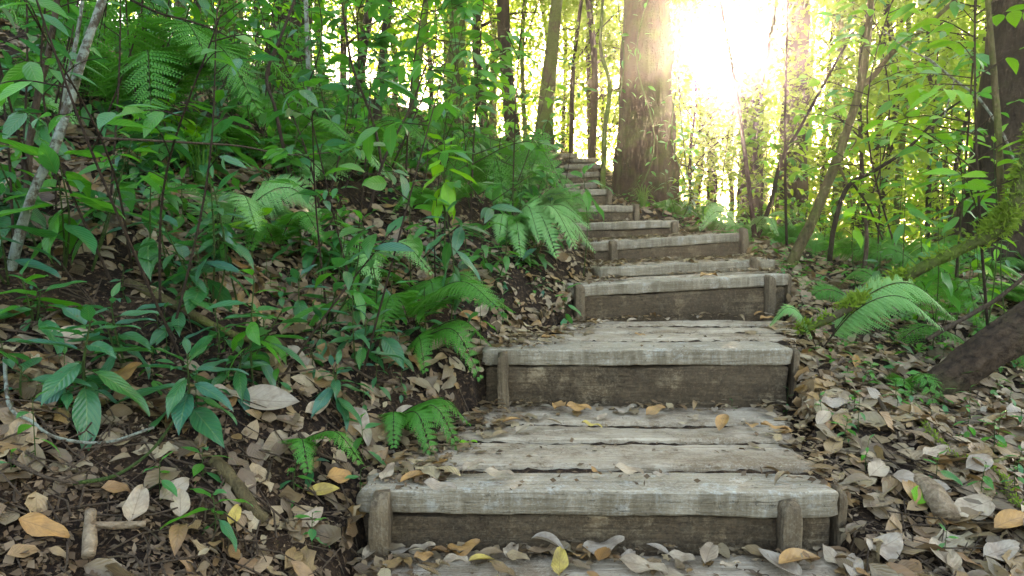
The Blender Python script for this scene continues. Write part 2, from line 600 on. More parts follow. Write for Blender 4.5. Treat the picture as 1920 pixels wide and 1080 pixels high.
M['bark_big'] = bark_material('bark_big', (0.009, 0.006, 0.004), (0.06, 0.037, 0.02), (0.06, 0.085, 0.012), 0.45)
M['bark_dark'] = bark_material('bark_dark', (0.012, 0.008, 0.005), (0.05, 0.033, 0.021), (0.05, 0.08, 0.012), 0.2)
M['bark_moss'] = bark_material('bark_moss', (0.03, 0.022, 0.013), (0.09, 0.07, 0.04), (0.09, 0.14, 0.02), 0.75)
M['bark_grey'] = bark_material('bark_grey', (0.06, 0.05, 0.038), (0.17, 0.14, 0.105), (0.09, 0.13, 0.04), 0.3, (0.30, 0.36, 0.30), 0.7, sc=2.5)
M['bark_twig'] = bark_material('bark_twig', (0.05, 0.035, 0.022), (0.14, 0.10, 0.07), (0.10, 0.13, 0.03), 0.15, sc=4)
M['bark_olive'] = bark_material('bark_olive', (0.05, 0.038, 0.018), (0.15, 0.115, 0.055), (0.14, 0.17, 0.035), 0.5, sc=1.5)
M['stem_green'] = bark_material('stem_green', (0.03, 0.06, 0.015), (0.07, 0.12, 0.03), (0.05, 0.10, 0.02), 0.3, sc=4)
M['stem_brown'] = bark_material('stem_brown', (0.025, 0.016, 0.010), (0.07, 0.045, 0.03), (0.05, 0.08, 0.02), 0.15, sc=4)
M['log_dark'] = bark_material('log_dark', (0.010, 0.006, 0.004), (0.085, 0.055, 0.034), (0.08, 0.09, 0.03), 0.25, zs=22)
M['deadwood'] = bark_material('deadwood', (0.13, 0.085, 0.05), (0.36, 0.28, 0.19), (0.2, 0.14, 0.09), 0.3, zs=22, sc=1.4)
M['moss'] = leaf_material('moss', [(0.10, 0.19, 0.012), (0.16, 0.27, 0.02), (0.06, 0.12, 0.01)], (0.3, 0.4, 0.04), 0.3, 0.7, 0.2, veins=False)
M['grass'] = leaf_material('grass_blade', [(0.04, 0.14, 0.02), (0.08, 0.22, 0.03)], (0.2, 0.5, 0.05), 0.35, 0.5, 0.4, veins=False)


# ------------------------------------------------------------------ ground
def build_ground():
    def axis(lo, hi, step, far, n):
        core = np.arange(lo, hi + 1e-6, step)
        e = np.geomspace(step, far, n)
        return np.concatenate([(lo - np.cumsum(e))[::-1], core, hi + np.cumsum(e)])
    xs = axis(-5.0, 4.5, 0.05, 40, 26)
    ys = axis(-0.5, 12.0, 0.05, 40, 26)
    X, Y = np.meshgrid(xs, ys)
    Z = height(X.ravel(), Y.ravel())
    n, m = len(ys), len(xs)
    V = np.stack([X.ravel(), Y.ravel(), Z], 1)
    i, j = np.meshgrid(np.arange(n - 1), np.arange(m - 1), indexing='ij')
    k = (i * m + j).ravel()
    mb = MB()
    mb.add(V, np.stack([k, k + 1, k + 1 + m, k + m], 1), None, V[:, :2])
    tag(mb.build('ground', M['soil']), kind='structure')


build_ground()


# ------------------------------------------------------------------ steps
def plank(mb, x0, x1, y0, y1, z0, z1, r=0.012, amp=0.005, seed=0, n=None, skew0=0.0, skew1=0.0, front_r=None, tilt=0.0):
    """a worn board: rounded section swept along x, roughened"""
    n = n or max(8, int((x1 - x0) / 0.022))
    fr = front_r or r
    prof = []

    def corner(cx, cz, rr, a0):
        for k in range(4):
            a = a0 + k * PI / 6
            prof.append((cx + rr * math.cos(a), cz + rr * math.sin(a)))
    corner(y0 + fr, z1 - fr, fr, PI / 2)
    for k in (1, 2):
        prof.append((y0, z1 - fr + (z0 + r - z1 + fr) * k / 3))
    corner(y0 + r, z0 + r, r, PI)
    corner(y1 - r, z0 + r, r, 1.5 * PI)
    corner(y1 - r, z1 - r, r, 0)
    kk = max(2, int((y1 - y0) / 0.03))
    for k in range(1, kk):
        prof.append((y1 - r + (y0 + fr - y1 + r) * k / kk, z1))
    prof = np.array(prof)
    m = len(prof)
    cy, cz = (y0 + y1) / 2, (z0 + z1) / 2
    V = []
    for i in range(n + 1):
        u = i / n
        sh = 1.0
        if i == 0 or i == n:
            sh = 0.93
        for (py, pz) in prof:
            w = (py - y0) / max(1e-6, y1 - y0)
            xa = x0 + skew0 * w
            xb = x1 + skew1 * w
            V.append((xa + (xb - xa) * u, cy + (py - cy) * sh, cz + (pz - cz) * sh))
    V = np.array(V)
    S = np.array([seed * 3.7, seed * 1.3, seed * 2.1])
    d = fbm(V * np.array([5, 22, 22]) + S, 3)
    d2 = fbm(V * np.array([40, 45, 45]) + S, 2)
    dirv = np.stack([0 * V[:, 0], np.sign(V[:, 1] - cy) * (np.abs(V[:, 1] - cy) / (y1 - y0) * 2) ** 4, np.sign(V[:, 2] - cz)], 1)
    V = V + dirv * ((d * amp + d2 * amp * 0.5))[:, None]
    V[:, 2] -= tilt * (V[:, 1] - y0) / (y1 - y0)
    V[:, 0] += 0.012 * fbm(V * 25 + S, 2) * (np.abs((V[:, 0] - (x0 + x1) / 2) / (x1 - x0)) * 2) ** 20
    Q = []
    for i in range(n):
        for k in range(m):
            a = i * m + k
            b = i * m + (k + 1) % m
            Q.append((a, a + m, b + m, b))
    T = []
    nv = len(V)
    V = np.concatenate([V, V[:m].mean(0)[None], V[n * m:].mean(0)[None]])
    for k in range(m):
        T.append((nv, k, (k + 1) % m))
        T.append((nv + 1, n * m + (k + 1) % m, n * m + k))
    mb.add(V, Q, T)


def stake(mb, x, y, z0, z1, w=0.045, dep=0.03, tilt=(0, 0), seed=0):
    rows = 14
    prof = []
    for (sx, sy) in ((-1, -1), (1, -1), (1, 1), (-1, 1)):
        c = 0.07
        if sx * sy > 0:
            prof += [(sx * w / 2, sy * dep / 2 * (1 - c)), (sx * w / 2 * (1 - c), sy * dep / 2)]
        else:
            prof += [(sx * w / 2 * (1 - c), sy * dep / 2), (sx * w / 2, sy * dep / 2 * (1 - c))]
    prof = np.array(prof)
    m = len(prof)
    V = []
    for i in range(rows + 1):
        u = i / rows
        z = z0 + (z1 - z0) * u
        s = 1.0 if i < rows else .9
        for p in prof:
            V.append((x + tilt[0] * u + p[0] * s, y + tilt[1] * u + p[1] * s, z + u * (p[0] * math.sin(seed * 5) * .25 + p[1] * .3)))
    V = np.array(V)
    V += 0.0035 * np.stack([fbm(V * 30 + seed, 2), fbm(V * 30 + seed + 9, 2), 0 * V[:, 0]], 1)
    Q = []
    for i in range(rows):
        for k in range(m):
            a = i * m + k
            b = i * m + (k + 1) % m
            Q.append((a, b, b + m, a + m))
    nv = len(V)
    V = np.concatenate([V, V[rows * m:].mean(0)[None] + np.array([[0, 0, 0.006]])])
    T = [(nv, rows * m + k, rows * m + (k + 1) % m) for k in range(m)]
    mb.add(V, Q, T)


ORD = ['bottom', 'lowest raised', 'second', 'third', 'fourth', 'fifth', 'sixth', 'seventh', 'eighth', 'ninth', 'tenth', 'eleventh', 'twelfth', 'topmost']
STEP_LABEL = [
    'bottom wooden tread cut off by the lower edge of the picture',
    'lowest full wooden step, long leaf-dusted planks and two short stakes in front',
    'second wooden step up, wide plank tread and tall dark board with horizontal cracks',
    'third wooden step up, slanting, dark stakes standing at both ends of its board',
    'fourth wooden step up, low thick board directly behind the slanting third step',
    'fifth wooden step up, tilting up to a stake at its right end',
    'sixth wooden step up, narrower board with a crack between its two planks',
    'seventh wooden step up, brown board level with the big tree base clearing',
    'eighth wooden step up, short board ending at a stake below the big tree',
    'ninth wooden step up, thin board half hidden behind the pale fern',
    'tenth wooden step up, thin board left of the big trunk',
    'eleventh wooden step up, small distant board left of the big trunk',
    'twelfth wooden step up, small distant board under the backlit saplings',
    'topmost wooden step, tiny board where the flight bends out of sight',
]
# tread planks: offsets behind the front edge;  stakes: (pixel x, top below the nose, in front)
PLANKS = {0: [0, .30, .68], 1: [0, .145, .385, .575, .845], 2: [0, .21, .43, .66, .92], 3: [0, .2, .42], 4: [0, .16, .36], 5: [0, .2, .42], 6: [0, .2, .4]}
STAKES = {1: [(715, .005), (1478, .022)], 2: [(943, .012)], 3: [(1082, -.004), (1438, .006)], 4: [(1412, -.01)], 5: [(1146, .0), (1392, -.03)],
          6: [(1079, .02), (1262, .02)], 7: [(1191, .0)], 8: [(1140, -.01)], 9: [(1090, .02)]}
PLH = 0.062


def build_step(i):
    L, R = np.array(STEPS[i][0]), np.array(STEPS[i][1])
    wid = math.hypot(R[0] - L[0], R[1] - L[1])
    rz = math.atan2(R[1] - L[1], R[0] - L[0])
    root = empty('wooden_step', tuple(L), rz)
    root.rotation_euler = (0, -math.atan2(R[2] - L[2], wid), rz)
    tag(root, STEP_LABEL[i], 'step', 'wooden steps of the forest stairway')
    pl = PLANKS.get(i, [0, .18])
    # how far the next step's ends lie from this one's (planks follow the bend)
    if i + 1 < NS:
        L2, R2 = np.array(STEPS[i + 1][0]), np.array(STEPS[i + 1][1])
        dep = pl[-1]
        c, s = math.cos(rz), math.sin(rz)
        def loc(p):
            d = p - L
            return d[0] * c + d[1] * s
        kl, kr = loc(L2) / max(.3, dep), (loc(R2) - wid) / max(.3, dep)
    else:
        kl = kr = 0
    if i == 1:
        kr = 0.27
    if i == 0:
        kl = kr = 0
    for k in range(len(pl) - 1):
        mb = MB()
        a, b = pl[k], pl[k + 1]
        gap = (0.024 if k == 1 else 0.018) if k else 0.0
        x0 = max(-.02, kl * a) + rng.uniform(-.012, .012) if k else 0.0
        x1 = wid + kr * a + (rng.uniform(-.02, .012) if k else 0.0)
        lift = rng.uniform(.004, .008) if k else 0
        plank(mb, x0, x1, a + gap, b - 0.005, -PLH, lift, r=0.010 if k else 0.007, amp=0.005 if k else .0036, seed=i * 7 + k, front_r=0.013 if k == 0 else 0.012, tilt=.009 if k else .003)
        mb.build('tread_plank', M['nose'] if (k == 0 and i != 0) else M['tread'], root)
    if len(pl) > 3:  # soil strip in the plank gaps, also standing in for their shade
        mb = MB()
        for k in range(1, len(pl) - 1):
            a = pl[k]
            xx = np.arange(max(0, kl * a) + .004, wid + kr * a - .004, .012)
            yz = ((-.010, -.020), (.002, -.008), (.012, -.004), (.026, -.018))
            V = np.array([(x_, a + yy, zz) for x_ in xx for (yy, zz) in yz])
            V[:, 2] += .005 * fbm(V * 40 + k, 2) + .004 * fbm(V * 7 + k, 2)
            n_ = len(xx)
            mb.add(V, [(r * 4 + c, r * 4 + 4 + c, r * 4 + 5 + c, r * 4 + 1 + c) for r in range(n_ - 1) for c in range(3)])
        mb.build('gap_dirt_shade', M['soil'], root)
    if i > 0:
        drop = L[2] - STEPS[i - 1][0][2]
        zb = -drop - 0.10
        mb = MB()
        inset = 0.012 if i == 1 else 0.006
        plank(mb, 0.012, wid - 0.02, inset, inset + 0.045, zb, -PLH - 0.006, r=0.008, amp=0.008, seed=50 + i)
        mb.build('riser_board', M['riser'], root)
        for (px, top) in STAKES.get(i, []):
            best = None
            for s in np.linspace(-0.02, 1.02, 400):
                p = L + (R - L) * s
                d = abs(project(p)[0] - px)
                if best is None or d < best[0]:
                    best = (d, s)
            mb = MB()
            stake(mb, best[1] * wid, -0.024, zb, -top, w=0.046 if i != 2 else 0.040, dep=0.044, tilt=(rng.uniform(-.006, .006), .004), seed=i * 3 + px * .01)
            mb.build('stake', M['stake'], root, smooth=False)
        if i in (1, 2, 3):
            mb = MB()
            stake(mb, wid + 0.022, 0.05, zb, -0.012 if i == 1 else -0.01, w=0.024, dep=0.045, tilt=(.004, 0), seed=i * 5)
            mb.build('stake', M['stake'], root, smooth=False)
        if i in (1, 2):                                    # nail dimples in the tread
            mb = MB()
            for (nx, ny) in ((.62, .29), (.62, .34), (.86, .30), (1.0, .30)):
                th = np.linspace(0, 2 * PI, 9)[:-1]
                V = np.stack([nx + .008 * np.cos(th), ny + .004 * np.sin(th), 0 * th + .007], 1)
                mb.add(np.concatenate([V, [[nx, ny, .0055]]]), None, [(8, k, (k + 1) % 8) for k in range(8)])
            mb.build('nail_head', M['riser'], root)


for i in range(NS):
    build_step(i)

# ------------------------------------------------------------------ leaf templates
LT_HERO = [leaf_template(10, 2, w, f, dr, .85, .9, wv) for (w, f, dr, wv) in ((.36, .25, .35, .5), (.33, .15, .65, .6), (.40, .3, .2, .4), (.36, .1, .9, .7))]
LT_MID = [leaf_template(5, 1, w, f, dr, .85, .9) for (w, f, dr) in ((.36, .25, .35), (.33, .2, .65), (.4, .3, .2), (.36, .15, .9))]
LT_FAR = [leaf_template(2, 1, .5, f, dr, .9, .9) for (f, dr) in ((.25, .3), (.2, .7), (.3, .1))]
LT_DRY = [leaf_template(5, 1, w, f, dr, .8, .75, 1.0, c, s) for (w, f, dr, c, s) in
          ((.46, .1, .3, 0, .15), (.5, -.2, -.5, 0, -.2), (.42, 0, .5, 1.0, .3), (.5, .3, .9, 0, .5), (.55, 0, -.4, .8, -.2), (.38, .2, .2, 0, .1), (.44, 0, 1.2, 1.4, .5))]
LT_DRY += [leaf_template(6, 1, .6, .05, .2, .8, .7, 1.0, 0, .1, tear=k) for k in (1.0, 1.37, 1.9)]
LT_DRY += [leaf_template(5, 1, .5, .02, .1, .8, .7, .6, 0, .05), leaf_template(5, 1, .62, -.03, .15, .75, .65, .8, 0, .08)]
LT_DRYH = [leaf_template(10, 2, w, f, dr, .8, .75, 1.2, c, s) for (w, f, dr, c, s) in
           ((.46, .1, .3, 0, .15), (.5, -.2, -.5, 0, -.2), (.42, 0, .5, 1.0, .3), (.5, .3, .9, 0, .5), (.55, 0, -.4, .8, -.2), (.38, .2, .2, 0, .1), (.44, 0, 1.2, 1.4, .5))]


def scatter_mixed(mb, tmpls, pos, R, scl):
    idx = rng.integers(0, len(tmpls), len(pos))
    for k, t in enumerate(tmpls):
        s = idx == k
        scatter(mb, t, pos[s], R[s], np.asarray(scl)[s])


# ------------------------------------------------------------------ leaf litter
def tread_top(x, y):
    """height of plank tops inside the flight, else ground"""
    z = height(x, y)
    xl, xr = xl_(y), xr_(y)
    ins = (x > xl) & (x < xr)
    zt = np.full(x.shape, -9.0)
    for i, (L, R) in enumerate(STEPS):
        s = (x - L[0]) / (R[0] - L[0])
        fy = L[1] + (R[1] - L[1]) * s
        zt = np.where((y > fy) & ins, L[2] + (R[2] - L[2]) * s, zt)
    return np.where(ins, np.maximum(z, zt), z)


def litter_normals(x, y):
    e = 0.04
    gx = (height(x + e, y) - height(x - e, y)) / (2 * e)
    gy = (height(x, y + e) - height(x, y - e)) / (2 * e)
    return nrm(np.stack([-gx, -gy, 1 + 0 * gx], 1))


def build_litter(n):
    y = rng.uniform(0.9, 13.0, n)
    y[: n // 4] = rng.uniform(0.9, 5.0, n // 4)
    hw = y * 0.95 + 0.3
    x = rng.uniform(-1, 1, n) * hw
    xl, xr = xl_(y), xr_(y)
    tl, tr = xl - x, x - xr
    P = np.stack([x, y, 0 * x], 1)
    nz = fbm(P * 2.3 + 31, 3)
    dens = np.where(tl > 0, 0.50 + 0.6 * nz, 0.75 + .5 * nz)
    # bare dark earth: bottom-left hollow and the cut edge of the bank
    bc = gpix(230, 950)
    bw, bl = gpix(-100, 950), gpix(230, 735)
    bare = np.exp(-(((x - bc[0]) / (bc[0] - bw[0])) ** 4 + ((y - bc[1]) / (bl[1] - bc[1])) ** 4))
    dens = dens * (1 - 0.95 * bare)
    cut = np.exp(-((tl - 0.22) / 0.1) ** 2) * (y > 1.9) * (y < 4.5)
    dens = dens * (1 - 0.65 * cut)
    inside = np.minimum(-tl, -tr)
    dens = np.where(inside > 0, np.where(-tl < 0.22 + 0.15 * nz, 0.95 * np.exp(-np.maximum(0, -tl) / 0.12), 0.8 * np.exp(-np.maximum(0, -tr) / 0.04)), dens)
    dens = np.where((inside > 0) & (y > 3.7), np.maximum(dens, 0.45), dens)
    for i in (1, 2, 3):                                   # drift against the foot of the next board
        L, R = STEPS[i]
        s_ = (x - L[0]) / (R[0] - L[0])
        gap = L[1] + (R[1] - L[1]) * s_ - y
        dens = np.where((inside > 0) & (gap > .01) & (gap < .16), np.maximum(dens, .8 * np.exp(-gap / .06)), dens)
        dens = np.where((inside > 0) & (gap <= .01) & (gap > -.06), 0, dens)
    keep = rng.uniform(0, 1, n) < dens
    x, y = x[keep], y[keep]
    n = len(x)
    z = tread_top(x, y) + rng.uniform(0.002, 0.024, n)
    nor = litter_normals(x, y)
    ins = (x > xl_(y)) & (x < xr_(y))
    nor[ins] = (0, 0, 1)
    nor = nrm(nor + rng.normal(0, 1, (n, 3)) * np.where(ins, 0.12, np.where(rng.uniform(0, 1, n) < .25, .5, .2))[:, None])
    th = rng.uniform(0, 2 * PI, n)
    d = np.stack([np.cos(th), np.sin(th), 0 * th], 1)
    d = nrm(d - nor * np.sum(d * nor, 1, keepdims=True))
    Lf = (0.03 + np.where(x < xl_(y), .07, 0.09) * rng.uniform(0, 1, n) ** 1.5) * np.where(ins, .7, 1.0)
    mb = MB()
    pos = np.stack([x, y, z], 1) - d * (Lf * 0.5)[:, None]
    scatter_mixed(mb, LT_DRY, pos, frame(d, nor), np.stack([Lf * rng.uniform(.8, 1.25, n), Lf, Lf], 1))
    o = mb.build('leaf_litter', M['dry'])
    tag(o, 'brown and grey fallen leaves carpeting the forest floor', 'leaf litter', kind='stuff')
    # rotted fragments between the leaves
    m = 26000
    yy = 1 / rng.uniform(1 / 6.0, 1 / 0.95, m)
    xx = rng.uniform(-1, 1, m) * (yy * .92 + .1)
    ins = (xx > xl_(yy) + .16) & (xx < xr_(yy) - .03) & (rng.uniform(0, 1, m) < .93)
    xx, yy = xx[~ins], yy[~ins]
    m = len(xx)
    Pf = np.stack([xx, yy, tread_top(xx, yy) + rng.uniform(.001, .012, m)], 1)
    nf = nrm(litter_normals(xx, yy) + rng.normal(0, .35, (m, 3)))
    th = rng.uniform(0, 2 * PI, m)
    df = np.stack([np.cos(th), np.sin(th), 0 * th], 1)
    df = nrm(df - nf * np.sum(df * nf, 1, keepdims=True))
    lf = rng.uniform(.006, .026, m)
    mb = MB()
    scatter_mixed(mb, LT_FAR, Pf, frame(df, nf), np.stack([lf * rng.uniform(.5, 1.6, m), lf, lf], 1))
    tag(mb.build('leaf_crumbs', M['crumb']), 'crumbled leaf fragments between the fallen leaves', 'leaf litter', kind='stuff')
    # fine twiglets and crumbs
    m = 1500
    yy = 1 / rng.uniform(1 / 8.0, 1 / 1.0, m)
    xx = rng.uniform(-1, 1, m) * (yy * .9)
    ins = (xx > xl_(yy) + .1) & (xx < xr_(yy) - .05)
    xx, yy = xx[~ins], yy[~ins]
    m = len(xx)
    th = rng.uniform(0, 2 * PI, m)
    ln = rng.uniform(.04, .2, m)
    mb = MB()
    for k in range(m):
        a = np.array([xx[k], yy[k]])
        b = a + ln[k] * np.array([math.cos(th[k]), math.sin(th[k])])
        c = (a + b) / 2 + rng.normal(0, .16, 2) * ln[k]
        zz = height(np.array([a[0], c[0], b[0]]), np.array([a[1], c[1], b[1]])) + rng.uniform(.01, .03)
        tube(mb, [(a[0], a[1], zz[0]), (c[0], c[1], max(zz[1], (zz[0] + zz[2]) / 2)), (b[0], b[1], zz[2])], [.0022, .002, .0008], 4, False)
    tag(mb.build('twig_debris', M['bark_twig']), 'fine dry twigs strewn through the leaf litter', 'twigs', kind='stuff')


build_litter(74000)

REG = []          # (object, base label, point) for labels made distinct at the end


def reg(o, label, cat, p, group=None, alike=False):
    tag(o, label, cat, group)
    REG.append((o, label, np.array(p, float), alike))
    return o


STEPN = ['bottom', 'first', 'second', 'third', 'fourth', 'fifth', 'sixth', 'seventh', 'eighth', 'ninth', 'tenth', 'eleventh', 'twelfth', 'last']


def where(p):
    y = p[1]
    i = int(np.argmin([abs(s[0][1] + .25 - y) for s in STEPS]))
    left = p[0] < (xl_(y) + xr_(y)) / 2
    t = float(xl_(y) - p[0]) if left else float(p[0] - xr_(y))
    if y > 10.6:
        return 'behind the top of the stairs' if left else 'in the backlit wood behind the big tree'
    side = 'left bank' if left else 'right slope'
    band = ('edge', 'foot') if t < .45 else (('lower', 'lower') if t < 1.3 else (('middle', 'middle') if t < 2.6 else ('upper', 'outer')))
    b = band[0] if left else band[1]
    if b == 'edge':
        return 'hugging the %s step on the left' % STEPN[i]
    if b == 'foot':
        return 'hugging the %s step on the right' % STEPN[i]
    return 'on the %s %s by the %s step' % (b, side, STEPN[i])


# ------------------------------------------------------------------ single fallen leaves (on the treads and nearest verge)
KINDS = {'dry_tan': 'tan', 'dry_orange': 'orange brown', 'dry_grey': 'grey', 'dry_yellow': 'yellow', 'leaf_lime': 'green'}
TZ = {0: STEPS[0][0][2], 1: 0.0, 2: .207, 3: .41}
# pixel x, y, step index, length m, colour, template, heading deg
LEAVES = [
    (1050, 1063, 0, .085, 'dry_yellow', 0, 80, 'large spotted yellow leaf lying flat on the bottom tread'),
    (905, 1058, 0, .075, 'dry_yellow', 2, 30, 'small yellow leaf with upturned edge on the bottom tread'),
    (1200, 1068, 0, .13, 'dry_tan', 5, 150, 'broad tan leaf lying at the centre of the bottom tread'),
    (1130, 1030, 0, .11, 'dry_grey', 1, 10, 'grey curled leaf against the lowest riser below the tread crack'),
    (1500, 1055, 0, .13, 'dry_orange', 2, 20, 'orange brown curled leaf on the bottom tread below the right stake'),
    (1460, 1060, 0, .12, 'dry_grey', 4, 120, None), (1330, 1045, 0, .08, 'dry_tan', 3, 60, None),
    (1275, 1048, 0, .07, 'dry_tan', 0, 160, None), (1030, 1022, 0, .10, 'dry_grey', 6, -20, 'dark grey folded leaf leaning on the lowest riser'),
    (960, 1030, 0, .07, 'dry_tan', 3, 70, None), (870, 1032, 0, .09, 'dry_orange', 1, 30, None), (800, 1003, 0, .07, 'dry_tan', 0, 10, None),
    (760, 1035, 0, .11, 'dry_grey', 5, 5, None), (700, 1030, 0, .08, 'dry_tan', 2, 70, None), (1230, 1030, 0, .06, 'dry_grey', 2, 150, None),
    (795, 1050, 0, .06, 'dry_orange', 0, 40, None), (990, 1018, 0, .05, 'dry_tan', 2, 100, None), (1370, 1062, 0, .06, 'dry_tan', 5, 20, None),
    (1600, 1068, 0, .09, 'dry_grey', 0, 60, None), (1560, 1050, 0, .07, 'dry_tan', 1, 100, None), (850, 1065, 0, .08, 'dry_tan', 3, 160, None),
    (1090, 1045, 0, .05, 'dry_orange', 1, 20, None), (1180, 1048, 0, .06, 'dry_grey', 3, 60, None),
    (825, 920, 1, .085, 'dry_grey', 5, 5, 'flat grey leaf lying on the front plank of the lowest step'),
    (728, 893, 1, .07, 'dry_tan', 0, 70, None), (780, 897, 1, .09, 'dry_orange', 2, 35, 'orange brown rolled leaf on the left of the lowest step'),
    (890, 882, 1, .075, 'dry_tan', 3, 30, None), (935, 892, 1, .08, 'dry_tan', 5, 0, None), (862, 884, 1, .06, 'dry_grey', 2, 60, None),
    (878, 831, 1, .055, 'leaf_lime', 0, 10, 'small green leaf fallen on the lowest step tread'),
    (1118, 890, 1, .05, 'dry_orange', 1, 140, None), (1180, 892, 1, .085, 'dry_tan', 5, 5, None), (1240, 893, 1, .05, 'dry_grey', 5, 0, None),
    (1355, 800, 1, .11, 'dry_orange', 2, 60, 'upright curled brown leaf standing at the back of the lowest tread'),
    (1455, 810, 1, .10, 'dry_orange', 5, 0, 'flat orange leaf at the right back of the lowest tread'),
    (1230, 778, 1, .08, 'dry_orange', 3, 20, None), (1170, 772, 1, .08, 'dry_grey', 1, 10, None), (1050, 765, 1, .09, 'dry_orange', 3, 60, None),
    (1085, 770, 1, .10, 'dry_orange', 0, 10, None), (1010, 785, 1, .08, 'dry_grey', 5, 40, None), (960, 790, 1, .07, 'dry_orange', 2, 20, None),
    (1110, 803, 1, .07, 'dry_yellow', 0, 0, None), (1040, 798, 1, .06, 'dry_tan', 2, 10, None), (985, 810, 1, .07, 'dry_tan', 3, 30, None),
    (920, 800, 1, .06, 'dry_grey', 0, 140, None), (1300, 785, 1, .06, 'dry_tan', 1, 30, None), (1405, 790, 1, .07, 'dry_grey', 0, 20, None),
    (1445, 780, 1, .06, 'dry_tan', 2, 120, None), (1410, 800, 1, .05, 'dry_orange', 1, 10, None), (1285, 795, 1, .05, 'dry_tan', 0, 0, None),
    (1340, 770, 1, .05, 'dry_grey', 3, 80, None), (1130, 785, 1, .06, 'dry_tan', 4, 45, None), (900, 815, 1, .05, 'dry_tan', 5, 160, None),
    (955, 640, 2, .07, 'dry_grey', 5, 5, None), (1000, 648, 2, .08, 'dry_tan', 0, 10, None), (1030, 635, 2, .07, 'dry_orange', 3, 10, None),
    (1130, 605, 2, .07, 'dry_tan', 5, 5, None), (1185, 602, 2, .06, 'dry_tan', 2, 20, None), (1200, 630, 2, .05, 'dry_orange', 0, 10, None),
    (1440, 600, 2, .09, 'dry_orange', 3, 10, None), (1465, 592, 2, .07, 'dry_tan', 1, 20, None), (1475, 608, 2, .06, 'dry_orange', 0, 40, None),
    (1250, 600, 2, .05, 'dry_tan', 1, 30, None), (1310, 596, 2, .05, 'dry_grey', 2, 60, None), (1080, 618, 2, .08, 'dry_grey', 5, 0, None),
    (1420, 590, 2, .06, 'dry_orange', 2, 15, None), (1100, 640, 2, .05, 'dry_tan', 0, 25, None),
    (1330, 521, 3, .12, 'dry_orange', 3, 20, 'pale brown leaf on the back of the third tread'), (1120, 528, 3, .08, 'dry_tan', 1, 10, None),
]
for (px, py, si, ln, mk, ti, hd, lab) in LEAVES:
    p = planepix(px, py, TZ[si] + .007)
    fy = float(np.interp(p[0], [STEPS[si + 1][0][0], STEPS[si + 1][1][0]], [STEPS[si + 1][0][1], STEPS[si + 1][1][1]]))
    p[1] = min(p[1], fy - .03)
    o_ = MB()
    a = math.radians(hd)
    d = np.array([[math.cos(a), math.sin(a), 0.06]])
    up = nrm(np.array([[rng.normal(0, .15), rng.normal(-.1, .15), 1]]))
    d = nrm(d - up * np.sum(d * up))
    scatter(o_, LT_DRYH[ti], -d * ln / 2, frame(d, up), np.array([[ln * 1.05, ln, ln]]))
    V = o_.v[0]
    V[:, 2] -= V[:, 2].min()
    o = o_.build('fallen_leaf', M[mk])
    o.location = p
    nm = {0: 'bottom', 1: 'lowest full', 2: 'second', 3: 'third'}[si]
    if lab:
        tag(o, lab, 'leaf', 'single fallen leaves on the treads')
    else:
        tag(o, '%s dry leaf lying among others on the %s tread' % (KINDS[mk], nm), 'leaf', '%s leaves on the %s tread' % (KINDS[mk], nm))

# big leaves on the litter, right verge and left bank
GL = [(1812, 985, .13, 'dry_tan', 0, 200, 'largest tan oval leaf on the litter right of the dead wood chunk'),
      (1890, 1000, .12, 'dry_orange', 2, 20, 'bright orange brown leaf at the right edge of the lower verge'),
      (1720, 925, .14, 'dry_grey', 5, -30, 'long grey leaf on the litter left of the dead wood chunk'),
      (1715, 955, .07, 'leaf_lime', 3, 60, 'half green leaf on the litter beside the dead wood chunk'),
      (1655, 1045, .12, 'dry_grey', 1, 30, 'grey wavy leaf near the lower right corner of the bottom tread'),
      (95, 1035, .085, 'dry_orange', 5, 0, 'broad orange brown leaf on bare earth in the lower left corner'),
      (265, 980, .10, 'dry_tan', 5, 100, 'upright tan leaf standing on the bare earth'),
      (345, 975, .07, 'dry_tan', 0, 110, 'pale tan blotched leaf below another on the bare bank'),
      (335, 940, .08, 'dry_grey', 0, 60, 'pale grey torn leaf on the bare bank'),
      (445, 985, .06, 'dry_yellow', 5, 90, 'small pale yellow leaf hanging at the foot of the bank'),
      (770, 795, .10, 'dry_tan', 4, 30, 'round tan leaf on the litter left of the lowest tread'),
      (680, 825, .13, 'dry_grey', 5, -60, 'long pale grey leaf propped on the bank beside the lowest tread'),
      (240, 720, .10, 'dry_orange', 5, 70, 'rust orange leaf standing behind the front broad-leaved plant'),
      (510, 770, .15, 'dry_grey', 4, 10, 'wide grey leaf on the left bank right of the front plant'),
      (1700, 940, .10, 'dry_orange', 2, 80, None), (1830, 890, .09, 'dry_grey', 3, 20, None), (1640, 760, .12, 'dry_grey', 0, 120, None),
      (1560, 770, .11, 'dry_grey', 5, 10, None), (1540, 800, .10, 'dry_tan', 2, 50, None), (1900, 790, .12, 'dry_grey', 1, 70, None),
      (1750, 870, .10, 'dry_tan', 5, 20, None), (1560, 950, .09, 'dry_orange', 2, 100, None), (1640, 900, .09, 'dry_tan', 3, 40, None),
      (1690, 700, .09, 'dry_tan', 5, 10, None), (1600, 690, .08, 'dry_orange', 2, 70, None), (1870, 1050, .11, 'dry_grey', 5, 20, None),
      (1760, 1060, .11, 'dry_tan', 4, 80, None), (640, 920, .08, 'dry_orange', 3, 30, None), (610, 950, .08, 'dry_yellow', 2, 20, None),
      (590, 1000, .07, 'dry_tan', 0, 60, None), (150, 660, .10, 'dry_tan', 4, 10, None), (600, 790, .09, 'dry_tan', 5, 50, None),
      (430, 760, .08, 'dry_grey', 0, 15, None), (560, 690, .10, 'dry_grey', 5, 140, None), (700, 620, .10, 'dry_tan', 4, 20, None),
      (880, 610, .11, 'dry_orange', 2, 20, None), (905, 600, .09, 'dry_tan', 3, 60, None), (820, 660, .10, 'dry_tan', 2, 70, None)]
